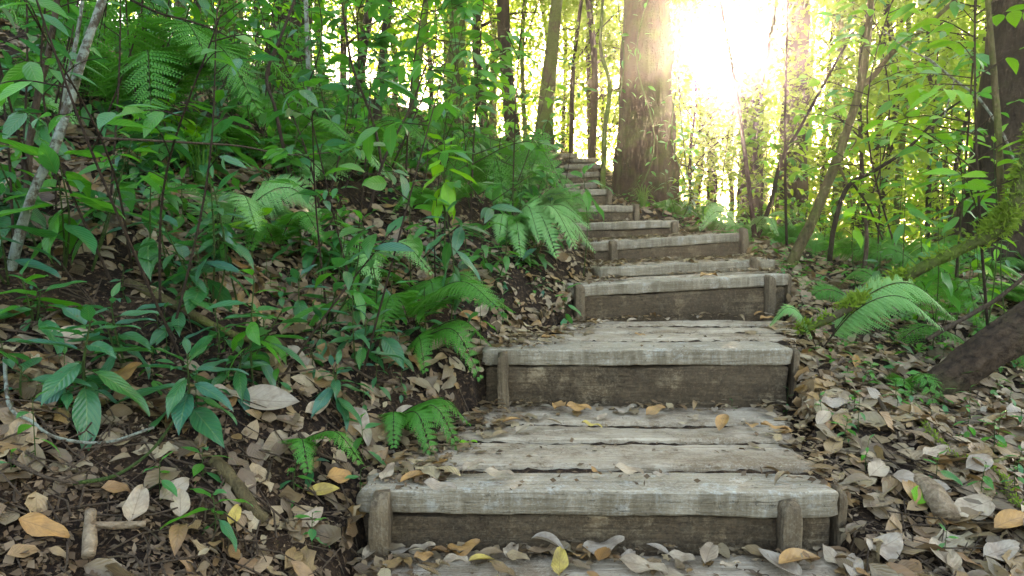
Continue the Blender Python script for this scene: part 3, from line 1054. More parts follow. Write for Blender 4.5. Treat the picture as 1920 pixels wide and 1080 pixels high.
for (px, py, ln, mk, ti, hd, lab) in GL:
    p = gpix(px, py)
    nor = litter_normals(p[:1], p[1:2])
    a = math.radians(hd)
    d = np.array([[math.cos(a), math.sin(a) * .7, math.sin(a) * .5]])
    up = nrm(nor + np.array([[0, -.35, .2]]) + rng.normal(0, .15, (1, 3)))
    d = nrm(d - up * np.sum(d * up))
    o_ = MB()
    scatter(o_, LT_DRYH[ti], -d * ln / 2, frame(d, up), np.array([[ln * 1.15, ln, ln]]))
    o = o_.build('fallen_leaf', M[mk])
    o.location = p + np.array([0, -.012, .028])
    reg(o, lab or ('%s dry leaf %s' % (KINDS[mk], where(p))), 'leaf', p, 'large fallen leaves on the forest floor')


# ------------------------------------------------------------------ green plants
SUN = nrm(ray(1360, 100))


def canopy_gap(W):
    """leaves thin out where the low sun breaks through the wood"""
    o = np.array([-.04, 0, .68])
    t = (W - o) @ SUN
    dist = np.linalg.norm(W - o - t[:, None] * SUN, axis=1)
    R = .24 + .024 * np.maximum(t, 0)
    return (t < 6) | (dist > R) | (rng.uniform(0, 1, len(W)) < .75 * (dist / R) ** 2)


def put_leaf(acc, pos, d, ln, wid=1.0, roll=0.0):
    d = nrm(np.array(d, float))
    up = np.array([0, 0, 1.0])
    if abs(d[2]) > .93:
        up = np.array([0.3, -0.8, 0.3])
    up = up - d * np.dot(up, d)
    up = nrm(up)
    if roll:
        up = up * math.cos(roll) + np.cross(d, up) * math.sin(roll)
    acc.append((np.array(pos, float), d, up, ln, wid))


def flush(mb, acc, tmpls):
    if not acc:
        return
    pos = np.array([a[0] for a in acc])
    d = np.array([a[1] for a in acc])
    up = np.array([a[2] for a in acc])
    ln = np.array([a[3] for a in acc])
    wd = np.array([a[4] for a in acc])
    scatter_mixed(mb, tmpls, pos, frame(d, up), np.stack([ln * wd, ln, ln], 1))


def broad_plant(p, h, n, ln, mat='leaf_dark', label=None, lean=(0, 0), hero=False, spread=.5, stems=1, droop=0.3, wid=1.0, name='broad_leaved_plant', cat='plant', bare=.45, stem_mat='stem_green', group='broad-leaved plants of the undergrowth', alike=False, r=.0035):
    root = empty(name, tuple(p))
    sm, acc = MB(), []
    for s in range(stems):
        az = rng.uniform(0, 2 * PI)
        k = 0 if stems == 1 else 1
        off = np.array([math.cos(az), math.sin(az), 0]) * k * h * .28
        base = np.array([0, 0, -.03])
        hh = h * (1 if s == 0 else rng.uniform(.6, .95))
        top = np.array([lean[0], lean[1], hh]) + off
        mid = (base + top) / 2 + np.array([rng.normal(0, .04), rng.normal(0, .04), 0]) * h + off * .2
        path = curve([base, mid, top], 10)
        tube(sm, path, np.linspace(r, r * .45, 10), 5)
        nn = n if stems == 1 else max(4, int(n * rng.uniform(.6, 1)))
        a0 = rng.uniform(0, 2 * PI)
        for i in range(nn):
            u = i / max(1, nn - 1)
            t = bare + (1 - bare) * u
            q = path[0] * 0 + np.array([np.interp(t, np.linspace(0, 1, 10), path[:, c]) for c in range(3)])
            a = a0 + i * 2.4 + rng.normal(0, .2)
            el = -.15 + .9 * u ** 2 - droop * (1 - u) + rng.normal(0, .12)
            d = np.array([math.cos(a) * math.cos(el), math.sin(a) * math.cos(el), math.sin(el)])
            l_ = ln * (1 - .45 * u ** 2) * rng.uniform(.75, 1.1)
            pet = l_ * .14
            tube(sm, [q, q + d * pet], [.0016, .0012], 4, False)
            put_leaf(acc, q + d * pet, d, l_, wid, rng.normal(0, .25))
    fm = MB()
    flush(fm, acc, LT_HERO if hero else LT_MID)
    sm.build('stem', M[stem_mat], root)
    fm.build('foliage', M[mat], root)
    reg(root, label or 'plant', cat, p, group, alike)
    return root


def shrub(p, h, ntw, nl, ln, mat='leaf_mid', label=None, lean=(0, 0), name='leafy_shrub', cat='shrub', far=False, low=.25, group='leafy shrubs of the undergrowth', alike=False, r=.006, wid=1.0, reach=.45):
    root = empty(name, tuple(p))
    sm, acc = MB(), []
    top = np.array([lean[0], lean[1], h])
    mid = top * .5 + np.array([rng.normal(0, .07), rng.normal(0, .07), 0]) * h
    path = curve([(0, 0, -.05), mid, top], 14)
    tube(sm, path, np.linspace(r, r * .4, 14), 6)
    for i in range(ntw):
        t = low + (1 - low) * (i + rng.uniform(0, .8)) / ntw
        q = np.array([np.interp(t, np.linspace(0, 1, 14), path[:, c]) for c in range(3)])
        a = rng.uniform(0, 2 * PI)
        L = h * reach * (1.1 - .6 * t) * rng.uniform(.6, 1.2)
        el = rng.uniform(.1, .7)
        d = np.array([math.cos(a) * math.cos(el), math.sin(a) * math.cos(el), math.sin(el)])
        e = q + d * L + np.array([0, 0, -.18 * L])
        tw = curve([q, q + d * L * .55, e], 7)
        tube(sm, tw, np.linspace(r * .5, r * .2, 7), 4, False)
        for k in range(nl):
            u = .25 + .75 * (k + .5) / nl
            w = np.array([np.interp(u, np.linspace(0, 1, 7), tw[:, c]) for c in range(3)])
            tdir = nrm(tw[-1] - tw[0])
            side = nrm(np.cross(tdir, [0, 0, 1.0])) * (1 if k % 2 else -1)
            dd = tdir * .6 + side * rng.uniform(.5, 1.0) + np.array([0, 0, rng.uniform(-.6, .15)])
            put_leaf(acc, w, dd, ln * rng.uniform(.65, 1.15), wid, rng.normal(0, .4))
    if p[1] > 6 and p[0] > 1:
        g = canopy_gap(np.array([a_[0] for a_ in acc]) + p)
        acc = [a_ for a_, k_ in zip(acc, g) if k_]
    fm = MB()
    flush(fm, acc, LT_FAR if far else LT_MID)
    sm.build('stem', M['stem_brown'], root)
    fm.build('foliage', M[mat], root)
    reg(root, label or 'shrub', cat, p, group, alike)
    return root


def frond(mb, stem, base, az, L, rise, drop, npair=20, wmax=.2, detail=10, roll=None):
    d = np.array([math.cos(az), math.sin(az), 0])
    base = np.array(base, float)
    P = curve([base, base + d * L * .3 + np.array([0, 0, rise * .75]), base + d * L * .65 + np.array([0, 0, rise]), base + d * L + np.array([0, 0, rise - drop])], 30)
    tube(stem, P, np.linspace(.0028, .0008, 30) * (L / .5) ** .5, 5, False)
    rl = rng.normal(0, .4) if roll is None else roll
    side = np.array([-d[1] * math.cos(rl), d[0] * math.cos(rl), math.sin(rl)])
    V, T, Q = [], [], []
    poss, dirs, ups, lens = [], [], [], []
    for i in range(npair):
        u = .14 + .86 * (i + .5) / npair
        q = np.array([np.interp(u, np.linspace(0, 1, 30), P[:, c]) for c in range(3)])
        k = min(28, int(u * 29))
        tg = nrm(P[k + 1] - P[k])
        up = nrm(np.cross(tg, side) * -1)
        if up[2] < 0:
            up = -up
        prof = min(1, .25 + (u - .10) / .2) * (1 - u) ** .62 * 1.3
        pl = 1.45 * wmax * L * prof + .006
        for s in (-1, 1):
            dv = nrm(side * s * .92 + tg * .45 + np.array([0, 0, -.18]) + rng.normal(0, .05, 3))
            npn = max(3, int(detail * (.4 + .6 * prof)))
            for j in range(npn):
                w = (j + .6) / npn
                c = q + dv * pl * w - np.array([0, 0, .1 * pl * w * w])
                sub = max(pl * 2.0 / npn, .012 * L) * (1 - w) ** .6 + .002
                sv = nrm(np.cross(up, dv))
                for s2 in (-1, 1):
                    poss.append(c)
                    dirs.append(nrm(sv * s2 * .85 + dv * .55))
                    ups.append(up)
                    lens.append(sub)
            poss.append(q + dv * pl * .0)
            dirs.append(dv)
            ups.append(up)
            lens.append(pl * 1.0)
    lens = np.array(lens)
    wd = np.where(np.arange(len(lens)) >= 0, lens * .75, lens)
    # midrib strips of each pinna are slim
    slim = np.array([l for l in lens])
    scl = np.stack([wd, lens, lens], 1)
    ribs = np.zeros(len(lens), bool)
    cnt = 0
    for i in range(npair):
        u = .14 + .86 * (i + .5) / npair
        prof = min(1, .25 + (u - .10) / .2) * (1 - u) ** .62 * 1.3
        npn = max(3, int(detail * (.4 + .6 * prof)))
        for s in (0, 1):
            cnt += npn * 2
            ribs[cnt] = True
            cnt += 1
    scl[ribs, 0] = .006 + .05 * lens[ribs]
    scatter(mb, LT_FERN, np.array(poss), frame(np.array(dirs), np.array(ups)), scl)


LT_FERN = leaf_template(2, 1, .62, .1, .25, .8, .7)


def fern(p, fr, mat='fern', label=None, detail=9, npair=18, name='fern', group='ferns of the undergrowth', alike=False, wmax=.22):
    """fr: list of (azimuth deg, length, rise, drop)"""
    root = empty(name, tuple(p))
    fm, sm = MB(), MB()
    for f in fr:
        az, L, ri, dr = f[:4]
        frond(fm, sm, (0, 0, -.01), math.radians(az), L, ri, dr, npair, wmax, detail, f[4] if len(f) > 4 else None)
    sm.build('stalk', M['stem_brown'], root)
    fm.build('fronds', M[mat], root)
    reg(root, label or 'fern', 'fern', p, group, alike)
    return root


PROTO = {}


def rand_fern(p, L, n, mat='fern', label=None, **kw):
    """six fern shapes; copies turn and scale them"""
    v = int(rng.integers(0, 6))
    key = (mat, v)
    if key not in PROTO:
        a0 = rng.uniform(0, 360)
        m = 4 + v % 3
        PROTO[key] = fern(p, [(a0 + 360 * k / m + rng.uniform(-20, 20), rng.uniform(.75, 1.1), rng.uniform(.25, .55), rng.uniform(.15, .4)) for k in range(m)], mat, label, **kw)
        o = PROTO[key]
    else:
        src = PROTO[key]
        o = src.copy()
        COL.objects.link(o)
        for ch in src.children:
            c = ch.copy()
            COL.objects.link(c)
            c.parent = o
        o.location = tuple(p)
        reg(o, label, 'fern', p, 'ferns of the undergrowth')
    o.scale = (L, L, L)
    o.rotation_euler = (0, 0, rng.uniform(0, 2 * PI))
    return o


# ---- hero plants on the left bank
def gp(px, py, d=None):
    """ground point under a pixel column at distance d, or where the pixel ray meets the ground"""
    if d is None:
        return gpix(px, py)
    p = at(px, py, d)
    return np.array([p[0], d, h1(p[0], d)])


def hero(px, d, ytop, **kw):
    p = gp(px, 500, d)
    h = at(px, ytop, d)[2] - p[2]
    return broad_plant(p, max(.08, h), hero=True, **kw)


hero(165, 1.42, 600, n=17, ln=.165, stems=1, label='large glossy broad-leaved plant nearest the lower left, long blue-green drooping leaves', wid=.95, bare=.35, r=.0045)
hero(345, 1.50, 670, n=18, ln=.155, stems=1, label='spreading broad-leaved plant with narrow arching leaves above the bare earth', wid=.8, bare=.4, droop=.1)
hero(120, 1.85, 285, n=12, ln=.19, stems=2, label='tall bright-topped broad-leaved plant beside the lichen-grey sapling', mat='leaf_mid', bare=.5)
hero(15, 1.7, 330, n=9, ln=.18, stems=2, label='broad-leaved plant cut by the left picture edge, drooping wide leaves', bare=.3)
hero(290, 2.0, 330, n=11, ln=.17, label='dark leafy plant under the long horizontal twig', bare=.4)
hero(245, 2.3, 450, n=8, ln=.15, label='low dark plant with pointed leaves left of the three-leaved plant')
hero(470, 2.3, 410, n=6, ln=.15, mat='leaf_lime', label='small plant with three fresh lime leaves on the left bank', bare=.75, droop=-.3, wid=1.2)
hero(345, 1.95, 490, n=7, ln=.16, label='plant with one wide grey-green leaf held flat over the litter', wid=1.3)
hero(500, 2.6, 370, n=7, ln=.18, label='dark plant holding a broad ribbed blue-green leaf', wid=1.4)
hero(255, 3.0, 175, n=8, ln=.22, label='plant with upright narrow leaves in front of the big fern', mat='leaf_mid', bare=.6, droop=-.2, wid=.8)
hero(415, 2.7, 190, n=13, ln=.2, label='tall dark plant with a bushy crown in front of the mossy trunk', mat='leaf_mid', bare=.45)
hero(330, 1.8, 560, n=8, ln=.13, label='small leafy plant over the log on the left bank')
hero(400, 1.75, 580, n=7, ln=.13, label='small plant with a pale bud at its top, mid left bank')
hero(600, 2.0, 600, n=7, ln=.12, label='small blue-green plant right of the rotting fern')
hero(715, 2.1, 600, n=7, ln=.14, label='plant with hanging star of toothed leaves at the bank edge', wid=1.2, droop=.6, bare=.6)
hero(835, 2.6, 265, n=14, ln=.14, mat='leaf_lime', label='tall plant with large hanging lime leaves left of the stairs', bare=.72, droop=.9, wid=1.1, r=.005)
hero(838, 2.45, 400, n=9, ln=.19, label='plant with long drooping blue-green leaves below the lime-leaved plant', bare=.6, droop=1.2, wid=.85)
hero(770, 2.7, 330, n=9, ln=.18, mat='leaf_mid', label='mid-green plant left of the tall lime-leaved plant')
hero(1093, 3.6, 325, n=9, ln=.2, mat='leaf_mid', label='whorled plant with long leaves hanging over the left ends of the steps', bare=.8, droop=.4, wid=.75)
hero(640, 2.5, 400, n=9, ln=.15, mat='leaf_mid', label='leafy plant among fern fronds on the middle of the left bank')
hero(560, 2.2, 520, n=8, ln=.13, label='dark small plant on the litter below the ribbed leaf')
hero(30, 1.35, 760, n=6, ln=.14, label='low plant with one long leaf at the lower left edge', bare=.3)
hero(70, 2.4, 180, n=10, ln=.2, label='dark broad-leaved plant high at the left edge between the bare stems', mat='leaf_dark')
hero(20, 2.6, 20, n=9, ln=.24, label='plant with long narrow leaves in the upper left corner', mat='leaf_mid', wid=.7)
hero(480, 3.2, 50, n=14, ln=.2, stems=2, label='bright bushy plant left of the mossy trunk top', mat='leaf_mid')
hero(735, 2.3, 520, n=6, ln=.12, mat='leaf_mid', label='small fresh plant at the edge of the earth cut')
for (px, d, yt, n, ln, m, w_, b_, lab) in [
        (60, 1.62, 520, 11, .15, 'leaf_mid', .9, .35, 'bushy plant between the two nearest plants and the left edge'),
        (235, 1.62, 560, 12, .14, 'leaf_dark', .8, .35, 'dark slender-leaved plant just behind the spreading front plant'),
        (430, 1.66, 660, 12, .13, 'leaf_dark', .8, .4, 'arching dark plant right of the spreading front plant'),
        (500, 1.85, 590, 10, .13, 'leaf_mid', .85, .4, 'mid-green plant over the dark root on the bank'),
        (610, 1.80, 690, 11, .12, 'leaf_dark', .8, .35, 'low dark plant above the small bright fern'),
        (665, 2.0, 560, 12, .13, 'leaf_dark', .8, .4, 'upright dark plant at the brink of the earth cut'),
        (800, 2.35, 540, 10, .12, 'leaf_mid', .8, .4, 'fresh plant overhanging the second step from the bank'),
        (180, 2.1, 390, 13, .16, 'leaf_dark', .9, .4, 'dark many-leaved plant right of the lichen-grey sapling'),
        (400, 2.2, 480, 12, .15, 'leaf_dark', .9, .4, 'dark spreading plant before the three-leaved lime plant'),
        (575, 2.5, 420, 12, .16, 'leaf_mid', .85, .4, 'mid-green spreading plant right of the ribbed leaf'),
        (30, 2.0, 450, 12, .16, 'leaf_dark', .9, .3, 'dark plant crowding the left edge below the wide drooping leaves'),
        (930, 3.0, 420, 11, .13, 'leaf_mid', .8, .45, 'leafy plant under the pale feathery fern'),
        (985, 3.3, 470, 10, .11, 'leaf_mid', .8, .4, 'small leafy plant by the left end of the third step'),
        (1060, 4.0, 420, 10, .11, 'leaf_mid', .8, .4, 'small leafy plant by the left end of the fifth step')]:
    hero(px, d, yt, n=n, ln=ln, mat=m, wid=w_, bare=b_, label=lab, stems=2, droop=.15)
for (px, d, yt, n, ln, lab) in [(385, 1.26, 1020, 7, .10, 'seedling with pointed leaves at the bottom left edge'), (285, 1.28, 1030, 6, .06, 'tiny seedling beside the forked stick'),
                                (545, 1.5, 965, 7, .06, 'tiny pale seedling at the foot of the bank left of the stake'), (575, 1.4, 1045, 6, .05, 'tiny seedling lowest at the foot of the bank'),
                                (110, 1.38, 800, 9, .07, 'low nettle-like seedling under the front plant'), (670, 1.6, 975, 4, .06, 'thin sprout by the left end of the lowest step'),
                                (1060, 3.1, 535, 8, .10, 'fresh green plant at the left end of the third step'), (900, 2.5, 555, 5, .1, 'narrow-leaved sprout at the bank edge by the second step')]:
    hero(px, d, yt, n=n, ln=ln, mat='leaf_mid', label=lab, name='seedling', cat='seedling', bare=.5, group='seedlings by the stairs', r=.0018)
for (px, d, yt, n, ln, lab) in [(1600, 1.95, 800, 9, .06, 'pale seedling on the litter right of the lowest tread'), (1775, 1.72, 905, 6, .07, 'seedling with narrow leaves above the dead wood chunk'),
                                (1485, 2.36, 730, 5, .04, 'tiny seedling at the right corner of the second riser'), (1545, 2.1, 770, 5, .05, 'small sprout on litter behind the pale seedling'),
                                (1690, 2.3, 720, 7, .06, 'seedling between the litter sticks on the right verge'), (1640, 2.5, 690, 6, .06, 'seedling below the right fern frond'),
                                (1880, 1.9, 790, 7, .07, 'seedling by the mossy fallen branch on the right'), (1380, 2.36, 752, 4, .03, 'tiny shoot at the base of the second riser'),
                                (1420, 4.45, 445, 6, .08, 'seedling by the right stake of the fifth step'), (1465, 3.75, 490, 6, .06, 'sprout on the right end of the fourth step')]:
    hero(px, d, yt, n=n, ln=ln, mat='leaf_mid', label=lab, name='seedling', cat='seedling', bare=.4, group='seedlings by the stairs', r=.0016)

# ---- ferns
def fern_at(px, d, fr, mat, lab, py=None, **kw):
    p = gp(px, py or 500, d)
    fern(p, fr, mat, lab, **kw)


fern_at(290, 2.9, [(200, .62, .32, .25), (-20, .62, .36, .3), (-60, .6, .28, .3), (160, .6, .36, .2), (20, .65, .45, .2), (-110, .5, .3, .3), (-40, .6, .42, .2)], 'fern', 'big dark fern with broad tiered fronds in the upper left', detail=16, npair=26, wmax=.28)
fern_at(180, 3.0, [(190, .6, .5, .2), (-80, .6, .4, .3), (-30, .6, .5, .3)], 'fern', 'dark fern behind the two bare stems at the left', detail=12, wmax=.25)
fern_at(955, 3.55, [(-30, .42, .20, .16), (-55, .42, .18, .22), (0, .44, .24, .12), (-80, .34, .14, .18), (30, .36, .26, .08), (-15, .48, .18, .2), (-42, .46, .22, .22), (-65, .36, .22, .18), (-100, .3, .18, .14), (10, .42, .3, .14)], 'fern_pale', 'large pale feathery fern spilling over the left ends of the steps', detail=16, npair=34)
fern_at(900, 4.0, [(-30, .6, .4, .3), (-70, .5, .3, .3), (10, .6, .4, .3), (-110, .5, .3, .3)], 'fern', 'green fern above the pale feathery fern')
fern_at(545, 1.62, [(170, .16, .05, .03), (-20, .2, .05, .07), (-60, .15, .04, .06)], 'fern', 'small bright fern at the foot of the bank, lower left', detail=9, npair=15)
fern_at(735, 1.95, [(-25, .24, .05, .13), (-50, .22, .04, .11), (0, .24, .06, .08), (-80, .16, .04, .08)], 'fern', 'fern drooping over the bank edge beside the lowest tread', detail=11, npair=20)
fern_at(770, 2.3, [(-30, .3, .06, .16), (15, .3, .08, .1), (-70, .22, .04, .1)], 'fern', 'fern hanging by the left end of the second step', detail=10)
fern_at(520, 2.5, [(-40, .3, .16, .1), (20, .3, .18, .1), (-90, .26, .12, .1), (160, .26, .14, .1)], 'fern', 'dark fern right of the ribbed leaf')
fern_at(660, 2.6, [(180, .34, .12, .1), (-10, .34, .14, .12), (-60, .3, .1, .12), (100, .3, .14, .1)], 'fern_pale', 'pale fern with flat fronds on the middle left bank')
fern_at(790, 2.6, [(-20, .3, .1, .1), (-70, .26, .08, .1), (190, .3, .12, .1)], 'fern', 'fresh green fern over the earth cut')
fern_at(600, 3.2, [(-20, .4, .18, .14), (200, .4, .18, .14), (-80, .34, .12, .14), (90, .4, .2, .1)], 'fern_pale', 'pale fern behind the ribbed-leaf plant')
fern_at(30, 2.5, [(-10, .3, .1, .1), (-60, .3, .1, .1), (200, .3, .1, .1)], 'fern_pale', 'pale fern low at the far left edge')
fern_at(1540, 2.75, [(-4, .56, .31, .15, .38), (-20, .46, .26, .13, .3), (165, .2, .2, .08, -.4)], 'fern_pale', 'pale teal fern arching over the mossy branch on the right', detail=18, npair=34, wmax=.22)
fern_at(1690, 2.55, [(-80, .22, .08, .2), (-60, .22, .06, .2), (-110, .2, .06, .18)], 'fern', 'small hanging fern below the pale frond on the right', detail=9, npair=12)
fern_at(1765, 3.2, [(-90, .3, .3, .32), (-70, .28, .28, .34), (200, .26, .3, .25)], 'fern', 'dark fern with hanging fronds left of the mossy arch', detail=10, npair=14)
fern_at(1400, 5.3, [(180, .4, .3, .15), (0, .4, .3, .15), (-70, .35, .25, .15), (120, .35, .25, .1)], 'fern_pale', 'pale fern between the thin stems behind the fifth step')
fern_at(1850, 3.0, [(180, .45, .15, .12), (-40, .4, .1, .1), (-100, .4, .12, .12), (30, .45, .15, .1)], 'fern', 'spreading green fern under the mossy arch')
fern_at(1620, 3.6, [(180, .35, .12, .1), (-20, .4, .15, .1), (-80, .35, .1, .1)], 'fern', 'green fern behind the pale frond on the right')

# ------------------------------------------------------------------ scattered undergrowth
def rnd_pts(n, x0, x1, y0, y1, side, tmin=.12, pw=1.0):
    out = []
    while len(out) < n:
        y = y0 + (y1 - y0) * rng.uniform() ** pw
        x = rng.uniform(x0, x1) * (1 if side else 1)
        if abs(x) > y * .92 + .15:
            continue
        t = (xl_(y) - x) if side < 0 else (x - xr_(y))
        if t < tmin:
            continue
        if side > 0 and y < 3.25 and x > 1.25 and n < 1000:
            continue
        out.append(np.array([x, y, h1(x, y)]))
    return out


for p in rnd_pts(200, -4.2, .5, 1.7, 6.5, -1, .25, 1.2):
    h = rng.uniform(.12, .42)
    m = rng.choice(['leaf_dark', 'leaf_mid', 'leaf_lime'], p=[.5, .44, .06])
    lk = {'leaf_dark': 'dark', 'leaf_mid': 'mid-green', 'leaf_lime': 'lime'}[m]
    sz = 'low' if h < .22 else 'knee-high'
    broad_plant(p, h, int(rng.integers(9, 18)), rng.uniform(.08, .155), m, '%s %s broad-leaved plant %s' % (sz, lk, where(p)), wid=rng.uniform(.75, 1.2), bare=rng.uniform(.3, .6), lean=(rng.normal(0, .05), rng.normal(-.03, .05)), stems=int(rng.integers(1, 3)))
for p in rnd_pts(38, -4.5, .5, 2.2, 8.0, -1, .15):
    rand_fern(p, rng.uniform(.3, .6), int(rng.integers(4, 7)), rng.choice(['fern', 'fern', 'fern_pale']), 'fern %s' % where(p), detail=15, npair=28)
for p in rnd_pts(70, -4.5, .6, 2.8, 9.5, -1, .3):
    h = rng.uniform(.6, 1.7)
    sz = 'waist-high' if h < 1.05 else 'tall'
    shrub(p, h, int(rng.integers(7, 13)), 6, rng.uniform(.07, .13), rng.choice(['leaf_mid', 'leaf_mid', 'leaf_dark', 'leaf_lime']), '%s thin-stemmed leafy shrub %s' % (sz, where(p)), lean=(rng.normal(0, .15), rng.normal(-.05, .15)))
for p in rnd_pts(80, 1.3, 5.0, 2.8, 8.0, 1, .35):
    h = rng.uniform(.15, .5)
    m = rng.choice(['leaf_mid', 'leaf_lime', 'leaf_dark'])
    lk = {'leaf_dark': 'dark', 'leaf_mid': 'mid-green', 'leaf_lime': 'lime'}[m]
    sz = 'low' if h < .28 else 'knee-high'
    broad_plant(p, h, int(rng.integers(6, 12)), rng.uniform(.08, .16), m, '%s %s broad-leaved plant %s' % (sz, lk, where(p)), wid=rng.uniform(.7, 1.1), stems=int(rng.integers(1, 3)))
for p in rnd_pts(34, 1.6, 5.0, 3.0, 8.0, 1, .5):
    rand_fern(p, rng.uniform(.3, .5), int(rng.integers(4, 7)), 'fern', 'fern %s' % where(p), detail=15, npair=28)
for p in rnd_pts(60, 1.8, 7.5, 4.4, 10.5, 1, .8):
    h = rng.uniform(.7, 1.9)
    sz = 'waist-high' if h < 1.2 else 'tall'
    shrub(p, h, int(rng.integers(8, 15)), 6, rng.uniform(.08, .15), rng.choice(['leaf_mid', 'leaf_far', 'leaf_lime', 'leaf_far']), '%s thin-stemmed leafy shrub %s' % (sz, where(p)), lean=(rng.normal(0, .2), rng.normal(0, .15)))


for p in rnd_pts(105, -3.6, .6, 1.7, 6.0, -1, .2, 1.4):
    h = rng.uniform(.4, 1.3)
    sz = 'short' if h < .8 else 'tall'
    shrub(p, h, int(rng.integers(3, 6)), int(rng.integers(3, 5)), rng.uniform(.07, .13), rng.choice(['leaf_mid', 'leaf_dark']), '%s wispy sapling %s' % (sz, where(p)), lean=(rng.normal(.05, .2), rng.normal(-.05, .2)), name='wispy_sapling', cat='sapling', r=.004, low=.45, reach=.3, group='wispy saplings of the left bank')
hero(1850, 2.9, 262, n=11, ln=.18, mat='leaf_lime', label='whorled lime-leaved plant before the dark far-right trunk', bare=.8, droop=-.1, wid=.75)
hero(1900, 3.1, 285, n=10, ln=.17, mat='leaf_mid', label='whorled plant at the right edge before the dark trunk', bare=.75, wid=.75)
hero(1800, 3.3, 310, n=10, ln=.17, mat='leaf_mid', label='whorled leafy plant left of the dark far-right trunk', bare=.7, wid=.75)
hero(1690, 3.6, 320, n=12, ln=.17, mat='leaf_mid', label='leafy plant in the right-hand thicket by the arched stem', bare=.6, wid=.8)
hero(1755, 3.0, 400, n=10, ln=.15, mat='leaf_mid', label='leafy plant behind the mossy arch', bare=.5)
hero(1610, 4.0, 340, n=12, ln=.17, mat='leaf_lime', label='lime plant right of the forked sapling', bare=.6)
for (px, d, yt, m, lab) in [(1868, 2.95, -60, 'leaf_lime', 'sparse tall shrub with lime leaves along the upright stem at the right'), (1790, 3.6, -80, 'leaf_mid', 'tall airy shrub left of the dark far-right trunk'),
                            (1700, 4.4, -60, 'leaf_lime', 'tall airy shrub in the right-hand thicket'), (1590, 5.2, -40, 'leaf_mid', 'tall airy shrub behind the forked sapling'),
                            (880, 3.4, -40, 'leaf_mid', 'tall shrub with hanging leaves above the lime-leaved plant'), (760, 3.6, -60, 'leaf_mid', 'tall leafy shrub over the centre of the left bank'),
                            (830, 4.4, -40, 'leaf_lime', 'tall bright shrub behind the hanging leaves'), (660, 3.8, -60, 'leaf_mid', 'tall bushy shrub right of the pole-like sapling')]:
    p = gp(px, 500, d)
    shrub(p, at(px, yt, d)[2] - p[2], 17, 6, .13, m, lab, lean=(rng.normal(0, .1), rng.normal(0, .1)), low=.3, reach=.35, r=.007)


for k_ in range(46):
    y = rng.uniform(1.45, 3.6)
    x = float(xr_(y)) + rng.uniform(.12, .35 * y + .3)
    p = np.array([x, y, h1(x, y)])
    broad_plant(p, rng.uniform(.05, .13), int(rng.integers(4, 8)), rng.uniform(.035, .065), 'leaf_mid', 'small seedling %s' % where(p), name='seedling', cat='seedling', bare=.5, group='seedlings by the stairs', r=.0014)
for k_ in range(70):
    y = rng.uniform(1.15, 3.2)
    x = float(xl_(y)) - rng.uniform(.1, .9)
    p = np.array([x, y, h1(x, y)])
    broad_plant(p, rng.uniform(.05, .14), int(rng.integers(4, 9)), rng.uniform(.04, .08), rng.choice(['leaf_mid', 'leaf_dark']), 'small seedling %s' % where(p), name='seedling', cat='seedling', bare=.4, group='seedlings by the stairs', r=.0014)


# ground cover: small leaves hugging the earth
def ground_cover(name, n, x0, x1, y0, y1, side, ln, mat, lab):
    P = np.array(rnd_pts(n, x0, x1, y0, y1, side, .1))
    nz = fbm(P * np.array([1.7, 1.7, 0]) + 3, 2)
    P = P[nz > -.05]
    k = 4
    P = np.repeat(P, k, 0)
    m = len(P)
    P = P + rng.normal(0, .04, (m, 3)) * np.array([1, 1, 0])
    P[:, 2] = height(P[:, 0], P[:, 1]) + rng.uniform(.02, .12, m)
    th = rng.uniform(0, 2 * PI, m)
    d = np.stack([np.cos(th), np.sin(th), rng.uniform(-.4, .4, m)], 1)
    up = np.stack([rng.normal(0, .3, m), rng.normal(-.1, .3, m), np.ones(m)], 1)
    mb = MB()
    L = ln * rng.uniform(.5, 1.2, m)
    scatter_mixed(mb, LT_FAR, P, frame(d, up), np.stack([L, L, L], 1))
    tag(mb.build(name, M[mat]), lab, 'ground cover', kind='stuff')


ground_cover('ground_cover', 1700, -5, .6, 2.4, 11, -1, .06, 'leaf_mid', 'small green ground cover leaves on the left bank')
ground_cover('ground_cover', 1900, 1.2, 8, 2.4, 11, 1, .06, 'leaf_mid', 'small green ground cover leaves on the right slope')


